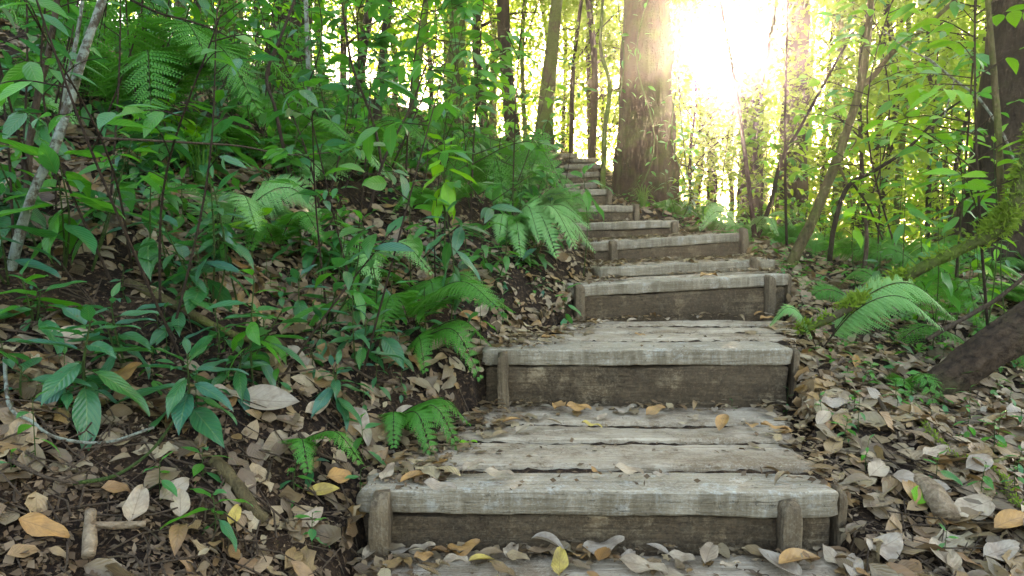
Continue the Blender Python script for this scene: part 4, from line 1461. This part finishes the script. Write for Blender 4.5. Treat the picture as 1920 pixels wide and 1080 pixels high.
# ------------------------------------------------------------------ trees
def tree(px, d, wpx, lab, ytop=None, mat='bark_dark', lean=0.0, H=9.0, crown_lo=1.2, nleaf=2200, leaf=.095, bend=.12, limbs=9, lmat='leaf_far', reach=1.4, name='forest_tree', group='slender forest trees', alike=False, flare=.25, seg=12, ctrl=None, cat='tree', base_py=None):
    p0 = at(px, 300, d)
    p = np.array([p0[0], d, h1(p0[0], d)])
    r = wpx / FPX * d / 2
    root = empty(name, tuple(p))
    if ctrl is not None:
        C = [np.array([0, 0, -.1])] + [at(cx, cy, d + cdz) - p for (cx, cy, cdz) in ctrl]
        last = C[-1]
        dirn = nrm(C[-1] - C[-2])
        C.append(last + dirn * max(.5, (H - last[2]) * .5))
        C.append(C[-1] + np.array([dirn[0] * .3, dirn[1] * .3, max(.5, (H - C[-1][2]))]))
    else:
        C = [np.array([0, 0, -.15])]
        for k in range(1, 6):
            z = H * k / 5
            C.append(np.array([lean * z + rng.normal(0, bend) * (k > 0), rng.normal(0, bend), z]))
    big = wpx > 34
    n = 150 if big else 44
    if big:
        seg = 56
    path = curve(C, n)
    u = np.linspace(0, 1, n)
    rad = r * (1 - .65 * u) * (1 + flare * np.exp(-np.maximum(0, path[:, 2]) / (2.2 * r + .05)))
    tm = MB()
    tube(tm, path, rad, seg, True, .10, 3.0 / max(.15, r) * .35, .05 if big else 0, .16 if wpx > 60 else 0)
    cl = MB()
    tips = []
    for i in range(limbs):
        t0 = np.interp(crown_lo + (H - crown_lo) * (i + rng.uniform(0, .9)) / limbs, path[:, 2], u)
        q = np.array([np.interp(t0, u, path[:, c]) for c in range(3)])
        a = rng.uniform(0, 2 * PI)
        L = reach * rng.uniform(.5, 1.15) * (1.1 - .5 * t0)
        el = rng.uniform(.0, .7)
        dv = np.array([math.cos(a) * math.cos(el), math.sin(a) * math.cos(el), math.sin(el)])
        tw = curve([q, q + dv * L * .5 + np.array([0, 0, .08 * L]), q + dv * L + rng.normal(0, .1, 3)], 8)
        tube(tm, tw, np.linspace(min(.03, r * .4), .006, 8), 5, False)
        for k in range(5):
            uu = .3 + .7 * k / 4
            w = np.array([np.interp(uu, np.linspace(0, 1, 8), tw[:, c]) for c in range(3)])
            e = w + rng.normal(0, .22, 3) * np.array([1, 1, .6])
            tube(tm, [w, (w + e) / 2 + rng.normal(0, .02, 3), e], [.006, .004, .002], 4, False)
            tips.append(e)
            tips.append((w + e) / 2)
    nleaf = int(nleaf * 2.0)
    if nleaf and tips:
        tips = np.array(tips)
        k = rng.integers(0, len(tips), nleaf)
        wt = rng.uniform(.3, 1.0, len(tips))
        k = rng.choice(len(tips), nleaf, p=wt / wt.sum())
        P = tips[k] + rng.normal(0, .30, (nleaf, 3)) * np.array([1, 1, .75])
        th = rng.uniform(0, 2 * PI, nleaf)
        dv = np.stack([np.cos(th), np.sin(th), rng.uniform(-.9, .3, nleaf)], 1)
        up = np.stack([rng.normal(0, .45, nleaf), rng.normal(0, .45, nleaf), np.ones(nleaf)], 1)
        L = leaf * rng.uniform(.6, 1.3, nleaf)
        g = canopy_gap(P + p)
        scatter_mixed(cl, LT_FAR, P[g], frame(dv[g], up[g]), np.stack([L, L, L], 1)[g])
    tm.build('trunk', M[mat], root)
    if nleaf and len(tips):
        cl.build('crown', M[lmat], root)
    reg(root, lab, cat, p, group, alike)
    return root


# left and centre trunks
tree(442, 6.0, 36, 'mossy green trunk rising from the upper left bank', mat='bark_moss', crown_lo=2.6, nleaf=1500, leaf=.09)
tree(540, 7.6, 70, 'thick dark trunk with moss behind the mossy green trunk', mat='bark_dark', lean=-.05, crown_lo=3, nleaf=1800)
tree(378, 4.8, 13, 'thin dark trunk left of the mossy green trunk', crown_lo=2.2, nleaf=900)
tree(338, 6.6, 20, 'slim mossy trunk at the upper left behind the big fern', mat='bark_moss', crown_lo=2.4, nleaf=1100)
tree(585, 4.4, 9, 'pale grey pole-like sapling on the left bank', mat='bark_grey', crown_lo=2.0, nleaf=600, bend=.04)
tree(703, 6.5, 16, 'slim dark trunk above the middle of the left bank', lean=-.02, crown_lo=2.0, nleaf=1300)
tree(762, 5.6, 18, 'leaning mossy trunk behind the lime-leaved plant', mat='bark_moss', ctrl=[(770, 250, 0), (780, 150, 0), (800, 0, 0)], crown_lo=2.0, nleaf=1300)
tree(665, 9.0, 18, 'thin trunk far up the left bank', crown_lo=2.0, nleaf=1500)
tree(850, 8.0, 34, 'dark trunk behind the shrubs left of the stairs', crown_lo=2.4, nleaf=1800, mat='bark_moss')
tree(912, 10.0, 18, 'slim trunk among backlit leaves above the ferns', crown_lo=1.4, nleaf=1800)
tree(965, 9.0, 26, 'upright trunk above the fern bank', crown_lo=2.4, nleaf=1500)
tree(1022, 9.4, 34, 'curved mossy trunk near the top of the stairs', mat='bark_moss', ctrl=[(1020, 230, 0), (1032, 120, 0), (1044, 0, 0)], crown_lo=2.8, nleaf=1500)
tree(1070, 11.5, 9, 'thin pole behind the topmost step', crown_lo=1.5, nleaf=1500)
tree(1108, 11.0, 14, 'upright slim trunk behind the topmost steps', crown_lo=1.8, nleaf=1500)
tree(1130, 7.0, 10, 'sinuous thin sapling left of the big trunk', mat='bark_moss', ctrl=[(1134, 250, 0), (1143, 160, 0), (1126, 90, 0), (1130, 0, 0)], crown_lo=3.2, nleaf=700, H=7)
# the big trunk
tree(1207, 7.5, 96, 'massive moss-flecked tree trunk standing right of the upper stairs', mat='bark_big', crown_lo=4.6, nleaf=2600, H=13, flare=.32, seg=28, bend=.05, limbs=10, reach=2.6, name='big_forest_tree', group='large forest trees')
# right, in front of the sun
tree(1408, 10.2, 46, 'broad backlit trunk below the sun', mat='bark_dark', bend=.03, crown_lo=3.4, nleaf=1300)
tree(1488, 10.6, 58, 'thick backlit trunk right of the sun', mat='bark_dark', bend=.03, crown_lo=3.0, nleaf=1500)
tree(1438, 9.0, 11, 'thin dark stem between the two backlit trunks', crown_lo=2.5, nleaf=700)
tree(1330, 12.5, 18, 'slim far trunk left of the sun', crown_lo=3.0, nleaf=900)
tree(1300, 12.0, 9, 'thin far stem right of the big trunk', crown_lo=2.4, nleaf=900)
tree(1560, 12.0, 12, 'thin backlit trunk behind the forked sapling', crown_lo=1.0, nleaf=2400)
tree(1640, 9.0, 9, 'thin stem right of the forked sapling', crown_lo=.8, nleaf=2000)
tree(1668, 10.5, 14, 'slim trunk in green foliage right of the forked sapling', crown_lo=.8, nleaf=2400)
tree(1705, 9.4, 12, 'mossy slim trunk in the right-hand greenery', mat='bark_moss', crown_lo=.9, nleaf=2200)
tree(1748, 7.0, 10, 'wavy thin stem in front of the right-hand greenery', ctrl=[(1745, 260, 0), (1762, 200, 0), (1740, 130, 0), (1742, 0, 0)], crown_lo=1.5, nleaf=1300, H=6)
tree(1790, 8.0, 9, 'thin leaning stem left of the dark far-right trunk', lean=.06, crown_lo=1.2, nleaf=1500)
tree(1880, 5.2, 130, 'huge dark trunk at the right picture edge', mat='bark_dark', crown_lo=4, nleaf=1500, H=11, seg=26, flare=.3, lean=.04, bend=.04, reach=2.0, name='big_forest_tree', group='large forest trees')
tree(1338, 9.7, 8, 'low leafy backlit sapling added straight below the sun to shade the treads', H=3.3, crown_lo=.7, nleaf=2300, limbs=13, reach=1.0, bend=.05, leaf=.085)  # three low saplings added to keep direct sun off the near treads
tree(1372, 10.6, 8, 'leafy backlit sapling added between sun and V-shaped pair to shade the treads', H=3.5, crown_lo=.9, nleaf=2000, limbs=12, reach=1.0, bend=.05, leaf=.085)
tree(1300, 8.9, 7, 'leafy backlit sapling added right of the big trunk to shade the treads', H=2.6, crown_lo=.5, nleaf=1500, limbs=11, reach=.8, bend=.05, leaf=.08)
# farther trees
k = 0
for (px0, px1, d0, d1, n) in ((250, 1000, 11, 16, 16), (1000, 1300, 12.5, 18, 10), (1540, 1920, 11, 17, 15), (1290, 1540, 14, 19, 5), (-300, 250, 9, 13, 7), (1920, 2300, 9, 15, 6)):
    for i in range(n):
        px = px0 + (px1 - px0) * (i + rng.uniform(.1, .9)) / n
        d = rng.uniform(d0, d1)
        side = 'beyond the left bank' if px < 1000 else ('behind the top of the stairs' if px < 1300 else ('below the sun' if px < 1540 else 'in the right-hand greenery'))
        tree(px, d, rng.uniform(8, 22), 'slender backlit tree far off %s' % side, crown_lo=.6 if px > 1540 else 1.2, nleaf=2600 if not 1290 < px < 1540 else 2000, leaf=.105, reach=1.8, limbs=15, H=rng.uniform(7.5, 10), group='far slender trees %s' % side, alike=True, name='slender_tree', seg=8, mat=rng.choice(['bark_dark', 'bark_moss']))


# far wood as one mass
def distant_wood():
    mb = MB()
    n = 120000
    az = rng.uniform(-.95, .95, n)
    d = rng.uniform(17, 30, n)
    x = np.tan(az) * d * .95
    z = rng.uniform(-3, 13, n)
    P = np.stack([x, d, z], 1)
    P = np.concatenate([P])
    f = fbm(np.stack([x * .45, d * .3, z * .45], 1), 3)
    sunx = .333 * d
    sun = np.exp(-(((x - sunx) / (.06 * d)) ** 2))
    keep = f > (-.06 + .5 * sun * (z > -.5) + .10 * (z > 6))
    P = P[keep]
    P = P[canopy_gap(P)]
    n = len(P)
    th = rng.uniform(0, 2 * PI, n)
    dv = np.stack([np.cos(th), np.sin(th), rng.uniform(-.9, .3, n)], 1)
    up = np.stack([rng.normal(0, .5, n), rng.normal(0, .5, n), np.ones(n)], 1)
    L = rng.uniform(.12, .32, n)
    scatter_mixed(mb, LT_FAR, P, frame(dv, up), np.stack([L, L, L], 1))
    tag(mb.build('distant_wood', M['leaf_far']), 'far-off backlit foliage closing the view behind the trees', 'woodland', kind='stuff')


distant_wood()


# ------------------------------------------------------------------ saplings, stems, sticks traced in the photo
def stick(name, lab, cat, pts, r0, r1, mat, seg=7, bump=.12, group=None, extra=None, moss=None, ridge=0.0):
    P = np.array([at(*q) for q in pts])
    o = P[0].copy()
    root = None
    mb = MB()
    pth = curve(P - o, max(12, 6 * len(P)))
    if ridge:
        pth = curve(P - o, 90)
    tube(mb, pth, np.linspace(r0, r1, len(pth)), seg, True, bump, 25, ridge)
    for (ep, a, b) in (extra or []):
        Q = np.array([at(*q) for q in ep]) - o
        pq = curve(Q, max(10, 5 * len(Q)))
        tube(mb, pq, np.linspace(a, b, len(pq)), seg, True, bump, 25)
    ob = mb.build(name, M[mat])
    ob.location = o
    if moss:
        mm = MB()
        k = moss
        pw_ = np.clip(.35 + fbm(np.stack([np.linspace(0, 9, len(pth)), 0 * pth[:, 0], 0 * pth[:, 0]], 1), 2), .02, 2)
        idx = rng.choice(len(pth), k, p=pw_ / pw_.sum())
        rr = np.interp(idx, [0, len(pth) - 1], [r0, r1])
        a = rng.normal(PI / 2, 1.0, k)
        off = np.stack([np.cos(a), rng.normal(0, .5, k), np.sin(a)], 1)
        off = nrm(off)
        pos = pth[idx] + off * (rr * .9)[:, None] + rng.normal(0, .012, (k, 3))
        dv = nrm(off + rng.normal(0, .6, (k, 3)))
        ln = rng.uniform(.012, .042, k)
        scatter_mixed(mm, LT_FAR, pos, frame(dv, np.array([[0.2, -1, .4]])), np.stack([ln * .6, ln, ln], 1))
        mm.build('moss', M['moss'], ob)
    tag(ob, lab, cat, group)
    return ob


stick('lichen_grey_sapling', 'lichen-grey leaning sapling stem at the far left', 'sapling',
      [(5, 600, 1.75), (15, 530, 1.75), (55, 380, 1.75), (105, 270, 1.76), (135, 175, 1.78), (165, 75, 1.8), (192, 0, 1.82), (225, -120, 1.85)], .0135, .010, 'bark_grey', 9)
stick('bare_sapling', 'brown bare sapling stem with a knot, left of the lichen-grey sapling', 'sapling',
      [(50, 420, 2.0), (55, 280, 2.0), (75, 160, 2.0), (92, 95, 2.0), (107, 0, 2.0), (118, -120, 2.0)], .011, .008, 'bark_twig', 8, extra=[([(92, 92, 2.0), (105, 85, 1.98)], .009, .006)])
stick('bare_sapling', 'thin grey bare stem right of the lichen-grey sapling', 'sapling',
      [(100, 330, 2.1), (115, 200, 2.1), (140, 90, 2.1), (155, 0, 2.1), (165, -80, 2.1)], .007, .005, 'bark_grey', 7)
stick('horizontal_twig', 'long thin twig running level across the left bank', 'twig',
      [(122, 257, 1.77), (250, 262, 1.85), (360, 268, 1.95), (450, 274, 2.05), (540, 290, 2.15), (620, 286, 2.2)], .0045, .002, 'bark_twig', 6)
stick('dark_twig', 'dark twig slanting down across the upper left trunks', 'twig',
      [(245, 0, 2.6), (300, 25, 2.6), (350, 38, 2.65), (400, 55, 2.7), (430, 70, 2.7)], .006, .003, 'stem_brown', 6)
stick('bent_stem', 'dark bent stem between the lime plant and mossy trunk', 'sapling',
      [(545, 330, 2.8), (530, 270, 2.8), (515, 200, 2.8), (500, 140, 2.85), (530, 60, 2.9), (560, -20, 3.0)], .009, .006, 'stem_brown', 7)
stick('leaning_stem', 'dark stem leaning right from the centre of the left bank', 'sapling',
      [(690, 400, 3.0), (720, 300, 3.0), (770, 200, 3.05), (800, 120, 3.1)], .008, .004, 'stem_brown', 7)
stick('leaning_stem', 'dark stem leaning left from the centre of the left bank', 'sapling',
      [(720, 330, 3.2), (700, 230, 3.2), (660, 120, 3.2), (640, 0, 3.2)], .008, .005, 'stem_brown', 7)
stick('forked_sapling', 'tall brown sapling leaning right with a fork, right of the stairs', 'sapling',
      [(1478, 505, 4.4), (1490, 480, 4.4), (1520, 420, 4.4), (1545, 360, 4.4), (1580, 270, 4.4), (1612, 165, 4.4), (1626, 80, 4.4), (1632, 0, 4.4), (1638, -150, 4.4)], .040, .018, 'bark_olive', 10,
      extra=[([(1612, 165, 4.4), (1640, 140, 4.38), (1672, 100, 4.35), (1730, 55, 4.3), (1790, 0, 4.25), (1850, -60, 4.2)], .021, .012),
             ([(1585, 260, 4.4), (1605, 262, 4.3), (1592, 285, 4.3)], .008, .004), ([(1567, 300, 4.4), (1590, 350, 4.35), (1600, 400, 4.3)], .01, .006)])
stick('thin_sapling', 'thin dark sapling forming the left arm of a V behind the fifth step', 'sapling',
      [(1415, 445, 5.2), (1408, 380, 5.2), (1398, 300, 5.2), (1385, 200, 5.2), (1372, 120, 5.2), (1350, 0, 5.2)], .022, .012, 'bark_dark', 8)
stick('thin_sapling', 'thin dark sapling forming the right arm of a V behind the fifth step', 'sapling',
      [(1420, 445, 5.25), (1445, 380, 5.25), (1465, 300, 5.25), (1500, 240, 5.25), (1560, 130, 5.25), (1600, 60, 5.3)], .020, .008, 'bark_dark', 8)
stick('thin_sapling', 'straight thin sapling just right of the V-shaped pair', 'sapling',
      [(1475, 460, 4.9), (1473, 380, 4.9), (1472, 250, 4.9), (1474, 120, 4.9), (1478, -40, 4.9)], .011, .008, 'bark_dark', 7)
stick('broken_stem', 'pale dead stem rising among shrubs below the forked sapling', 'sapling',
      [(1620, 510, 4.2), (1625, 450, 4.2), (1622, 400, 4.2)], .016, .010, 'bark_twig', 7)
stick('arched_stem', 'stem arching right through the right-hand shrubs', 'sapling',
      [(1555, 490, 4.0), (1565, 420, 4.0), (1590, 350, 4.0), (1640, 320, 3.95), (1700, 280, 3.9), (1760, 220, 3.9), (1800, 190, 3.9)], .017, .006, 'bark_dark', 8,
      extra=[([(1600, 345, 4.0), (1630, 390, 3.95), (1655, 450, 3.9)], .008, .005)])
stick('upright_stem', 'straight brown stem standing in front of the dark right trunk', 'sapling',
      [(1880, 420, 2.9), (1876, 350, 2.9), (1872, 250, 2.9), (1862, 120, 2.9), (1852, 0, 2.9), (1845, -120, 2.9)], .016, .010, 'bark_olive', 9)
stick('grey_liana', 'grey branching liana across the dark right trunk', 'branch',
      [(1740, 110, 3.9), (1790, 150, 3.9), (1835, 185, 3.9), (1880, 250, 3.9), (1905, 310, 3.9), (1925, 340, 3.9)], .008, .006, 'bark_grey', 6,
      extra=[([(1740, 110, 3.9), (1700, 90, 3.95), (1660, 60, 4)], .006, .003), ([(1790, 150, 3.9), (1770, 220, 3.85)], .005, .003)])
stick('mossy_arch', 'thick moss-covered limb arching at the right edge', 'branch',
      [(1660, 545, 3.0), (1700, 520, 2.95), (1740, 497, 2.9), (1800, 468, 2.85), (1850, 442, 2.8), (1892, 405, 2.8), (1915, 340, 2.8), (1945, 250, 2.8)], .024, .032, 'bark_moss', 10, .15, moss=4200)
stick('mossy_branch', 'fallen mossy branch pointing at the right end of the second step', 'branch',
      [(1500, 622, 2.75), (1530, 610, 2.72), (1570, 590, 2.7), (1620, 562, 2.75), (1665, 545, 2.9)], .013, .02, 'bark_moss', 8, .15, moss=900)
stick('fallen_log', 'thick dark fallen log propped at the right edge', 'log',
      [(1745, 738, 2.5), (1790, 706, 2.5), (1840, 668, 2.5), (1890, 634, 2.5), (1950, 596, 2.5), (2050, 530, 2.5)], .066, .085, 'log_dark', 44, .06, ridge=.13)
stick('grey_stick', 'smooth grey stick slanting above the dark fallen log', 'stick',
      [(1738, 637, 2.6), (1780, 612, 2.6), (1820, 590, 2.6), (1870, 560, 2.55), (1930, 512, 2.5)], .009, .008, 'bark_twig', 7)


def gstick(name, lab, pts, r0, r1, mat, moss=0, cat='stick', extra=None, lift=.012):
    P = []
    for (px, py) in pts:
        q = gpix(px, py)
        q[2] += lift + r0 * .5
        P.append(q)
    P = np.array(P)
    o = P[0].copy()
    mb = MB()
    pth = curve(P - o, 8 * len(P))
    tube(mb, pth, np.linspace(r0, r1, len(pth)), 8, True, .18, 30)
    for e in (extra or []):
        E = []
        for (px, py) in e:
            q = gpix(px, py)
            q[2] += lift + r0 * .5
            E.append(q)
        pe = curve(np.array(E) - o, 6 * len(E))
        tube(mb, pe, np.linspace(r0 * .6, r1 * .6, len(pe)), 6, True, .18, 30)
    ob = mb.build(name, M[mat])
    ob.location = o
    if moss:
        mm = MB()
        idx = rng.integers(0, len(pth), moss)
        off = nrm(rng.normal(0, 1, (moss, 3)) + np.array([0, -.2, .8]))
        ln = rng.uniform(.006, .016, moss)
        scatter_mixed(mm, LT_FAR, pth[idx] + off * r0 * .85, frame(nrm(off + rng.normal(0, .5, (moss, 3))), np.array([[.2, -1, .4]])), np.stack([ln * .6, ln, ln], 1))
        mm.build('moss', M['moss'], ob)
    tag(ob, lab, cat, 'sticks lying on the forest floor')
    return ob


gstick('mossy_stick', 'crooked mossy stick on the litter at the lower right', [(1735, 815), (1760, 850), (1790, 878), (1840, 890), (1880, 915), (1900, 955), (1935, 985)], .012, .009, 'bark_olive', 500, extra=[[(1845, 892), (1880, 875), (1930, 855)]])
gstick('dry_stick', 'long dry stick slanting down the right litter', [(1615, 700), (1640, 745), (1665, 790), (1690, 850)], .008, .006, 'bark_twig')
gstick('dry_stick', 'dry stick lying from the second step corner towards the log', [(1610, 680), (1680, 730), (1740, 760), (1800, 785)], .006, .004, 'bark_twig')
gstick('dry_stick', 'thin dry stick across the litter under the dark log', [(1760, 705), (1830, 708), (1900, 700)], .006, .004, 'bark_twig')
gstick('dead_root', 'dark root slanting across the middle of the left bank', [(240, 545), (330, 590), (410, 630), (500, 660)], .014, .01, 'bark_olive')
gstick('dead_root', 'dark root running down the bank to the lowest step', [(400, 890), (440, 935), (475, 970), (500, 1000)], .016, .012, 'bark_olive')
gstick('forked_stick', 'pale forked stick standing at the bottom left', [(168, 1085), (170, 1050), (172, 1015)], .012, .01, 'deadwood', extra=[[(172, 1030), (220, 1028), (275, 1018)]], lift=.03)
gstick('curved_twig', 'thin grey twig curving over the bare earth', [(10, 700), (20, 800), (60, 830), (110, 860), (200, 865), (290, 845)], .004, .003, 'bark_grey', lift=.03)
gstick('curved_twig', 'green arching twig below the spreading plant', [(140, 940), (220, 920), (290, 870), (340, 800)], .004, .003, 'stem_green', lift=.03)
gstick('curved_twig', 'thin straight twig among pale leaves on the bank', [(305, 880), (340, 920), (385, 970)], .003, .002, 'bark_twig', lift=.02)
gstick('dry_stick', 'dark stick along the left end of the second riser', [(905, 735), (935, 755), (965, 760)], .006, .004, 'bark_dark')
gstick('dry_stick', 'short log end on the ground beside the sixth step', [(1285, 437), (1310, 434), (1345, 430)], .03, .026, 'bark_olive')


for k_, (a_, b_, c_) in enumerate([((60, 640), (150, 600), (260, 640)), ((420, 700), (500, 730), (600, 720)), ((300, 760), (360, 800), (450, 800)), ((520, 600), (600, 560), (700, 590)),
                                   ((640, 700), (700, 740), (760, 745)), ((20, 905), (90, 950), (150, 960)), ((560, 840), (600, 880), (650, 895)), ((330, 440), (420, 470), (530, 450))]):
    gstick('bank_twig', ['thin twig bridging litter above the nearest plant', 'thin twig across litter right of the spreading plant', 'thin twig at the base of the spreading plant', 'thin twig below the ribbed-leaf plant',
                         'thin twig by the drooping fern at the bank edge', 'thin twig on bare earth near the left corner', 'thin twig beside the small bright fern', 'thin twig on litter under the three-leaved plant'][k_], [a_, b_, c_], .0045, .0025, 'bark_twig', lift=.035)


# dead wood chunk on the right litter
def chunk():
    a, b = gpix(1715, 905), gpix(1768, 1000)
    o = (a + b) / 2
    P = curve([a - o + np.array([0, 0, .02]), np.array([0.004, 0, .03]), b - o + np.array([0, 0, .02])], 26)
    mb = MB()
    r = np.interp(np.linspace(0, 1, 26), [0, .15, .6, 1], [.018, .028, .034, .03])
    tube(mb, P, r, 14, True, .28, 18)
    V = mb.v[0]
    V[:, 2] *= .75
    ob = mb.build('dead_wood_chunk', M['deadwood'])
    ob.location = o + np.array([0, -.01, .01])
    tag(ob, 'pale splintered dead wood chunk on the litter at the lower right', 'wood')


chunk()


# climbing vines on the big trunk
def vine(x0, lab, n=70, z1=4.5, d=7.5, r=.36, cx=1207):
    c = at(cx, 300, d)
    zb = h1(c[0], d)
    th = x0
    pts = []
    for k in range(22):
        z = z1 * k / 21
        a = th + .25 * math.sin(k * .7 + x0 * 3)
        rr = r * (1.0 - .02 * k) + .06 + .18 * math.exp(-z / .5)
        pts.append((c[0] + rr * math.sin(a), d - rr * math.cos(a), zb + z))
    P = curve(pts, 44)
    root = empty('climbing_vine', tuple(P[0]))
    sm, acc = MB(), []
    tube(sm, P - P[0], np.linspace(.008, .004, 44), 5)
    for k in range(n):
        q = P[rng.integers(2, 44)] - P[0]
        d_ = np.array([rng.normal(0, 1), rng.normal(-.5, .6), rng.normal(-.3, .4)])
        q = q + nrm(d_) * rng.uniform(0, .14)
        put_leaf(acc, q, d_, rng.uniform(.06, .11), 1.0, rng.normal(0, .4))
    fm = MB()
    flush(fm, acc, LT_MID)
    sm.build('stem', M['stem_green'], root)
    fm.build('foliage', M['leaf_mid'], root)
    tag(root, lab, 'vine', 'vines climbing the big trunk')


vine(-1.1, 'leafy vine climbing the left edge of the big trunk', 60)
vine(-.2, 'thin leafy vine up the middle of the big trunk', 70)
vine(.8, 'leafy vine climbing the right side of the big trunk', 110)
vine(1.3, 'dense vine trailing at the right edge of the big trunk', 110)


# grass tuft by the big trunk
def grass_tuft(px, d, lab, n=60, h=.3):
    p = gp(px, 400, d)
    root = empty('grass_tuft', tuple(p))
    mb = MB()
    for k in range(n):
        a = rng.uniform(0, 2 * PI)
        L = h * rng.uniform(.6, 1.2)
        dv = np.array([math.cos(a), math.sin(a), 0])
        P = curve([dv * .02, dv * L * .3 + np.array([0, 0, L * .7]), dv * L * .75 + np.array([0, 0, L * .55])], 6)
        s = np.cross(dv, [0, 0, 1]) * .004
        V = []
        for i in range(6):
            w = 1 - i / 5 * .9
            V += [P[i] - s * w, P[i] + s * w]
        mb.add(V, [(2 * i, 2 * i + 1, 2 * i + 3, 2 * i + 2) for i in range(5)])
    mb.build('blades', M['grass'], root)
    reg(root, lab, 'grass', p)


grass_tuft(1205, 6.9, 'arching grass tuft at the foot of the big trunk')
grass_tuft(380, 2.6, 'thin grass tuft on the left bank below the ribbed leaf', 30, .25)

# ------------------------------------------------------------------ light
S = nrm(ray(1360, 100))
el = math.asin(S[2])
az = math.atan2(S[0], S[1])              # from +Y towards +X
w = bpy.data.worlds.new('World')
SC.world = w
w.use_nodes = True
nt = w.node_tree
nt.nodes.clear()
sky = nt.nodes.new('ShaderNodeTexSky')
sky.sky_type = 'NISHITA'
sky.sun_disc = False
sky.sun_elevation = el
sky.sun_rotation = az
sky.air_density = 1.0
sky.dust_density = 2.5
sky.ozone_density = 1.0
bg = nt.nodes.new('ShaderNodeBackground')
bg.inputs['Strength'].default_value = 0.15
wo = nt.nodes.new('ShaderNodeOutputWorld')
nt.links.new(sky.outputs[0], bg.inputs[0])
nt.links.new(bg.outputs[0], wo.inputs[0])
sd = bpy.data.lights.new('sun', 'SUN')
sd.energy = 5.0
sd.angle = math.radians(0.5)
sd.color = (1, .90, .72)
sun = bpy.data.objects.new('sun', sd)
COL.objects.link(sun)
sun.rotation_euler = Vector(-S).to_track_quat('-Z', 'Y').to_euler()

# ------------------------------------------------------------------ haze added for the glow around the sun
def haze(density):
    bm = MB()
    x0, x1, y0, y1, z0, z1 = -230, 230, -230, 230, -12, 18
    V = [(x, y, z) for z in (z0, z1) for (x, y) in ((x0, y0), (x1, y0), (x1, y1), (x0, y1))]
    bm.add(V, [(0, 3, 2, 1), (4, 5, 6, 7), (0, 1, 5, 4), (1, 2, 6, 5), (2, 3, 7, 6), (3, 0, 4, 7)])
    m = bpy.data.materials.new('glow_haze')
    m.use_nodes = True
    t = m.node_tree
    t.nodes.clear()
    o = t.nodes.new('ShaderNodeOutputMaterial')
    v = t.nodes.new('ShaderNodeVolumePrincipled')
    v.inputs['Color'].default_value = (1, .97, .9, 1)
    v.inputs['Density'].default_value = density
    v.inputs['Anisotropy'].default_value = .9
    t.links.new(v.outputs[0], o.inputs['Volume'])
    tag(bm.build('haze', m, smooth=False), 'thin haze added for the glow around the sun', 'haze', kind='stuff')


haze(.0034)

# ------------------------------------------------------------------ labels made distinct
NTH = ['leftmost', 'second from left', 'third from left', 'fourth from left', 'fifth from left', 'sixth from left', 'seventh from left', 'eighth from left', 'ninth from left', 'tenth from left']
by = {}
for (o, lab, p, alike) in REG:
    if not alike:
        by.setdefault(lab, []).append((project(p)[0], o))
for lab, L in by.items():
    if len(L) > 1:
        L.sort(key=lambda q: q[0])
        for k, (_, o) in enumerate(L):
            o['label'] = '%s, %s' % (lab, NTH[k] if k < len(NTH) else '%dth from left' % (k + 1))

# ------------------------------------------------------------------ render settings
SC.view_settings.view_transform = 'Standard'
SC.view_settings.look = 'None'
SC.view_settings.exposure = 3.45
SC.view_settings.use_white_balance = True
SC.view_settings.white_balance_temperature = 8500
SC.view_settings.white_balance_tint = 15
SC.view_settings.gamma = 1
SC.cycles.max_bounces = 8
SC.cycles.diffuse_bounces = 4
SC.cycles.glossy_bounces = 3
SC.cycles.transmission_bounces = 6
SC.cycles.caustics_reflective = False
SC.cycles.caustics_refractive = False
SC.cycles.sample_clamp_indirect = 10
SC.cycles.use_denoising = True
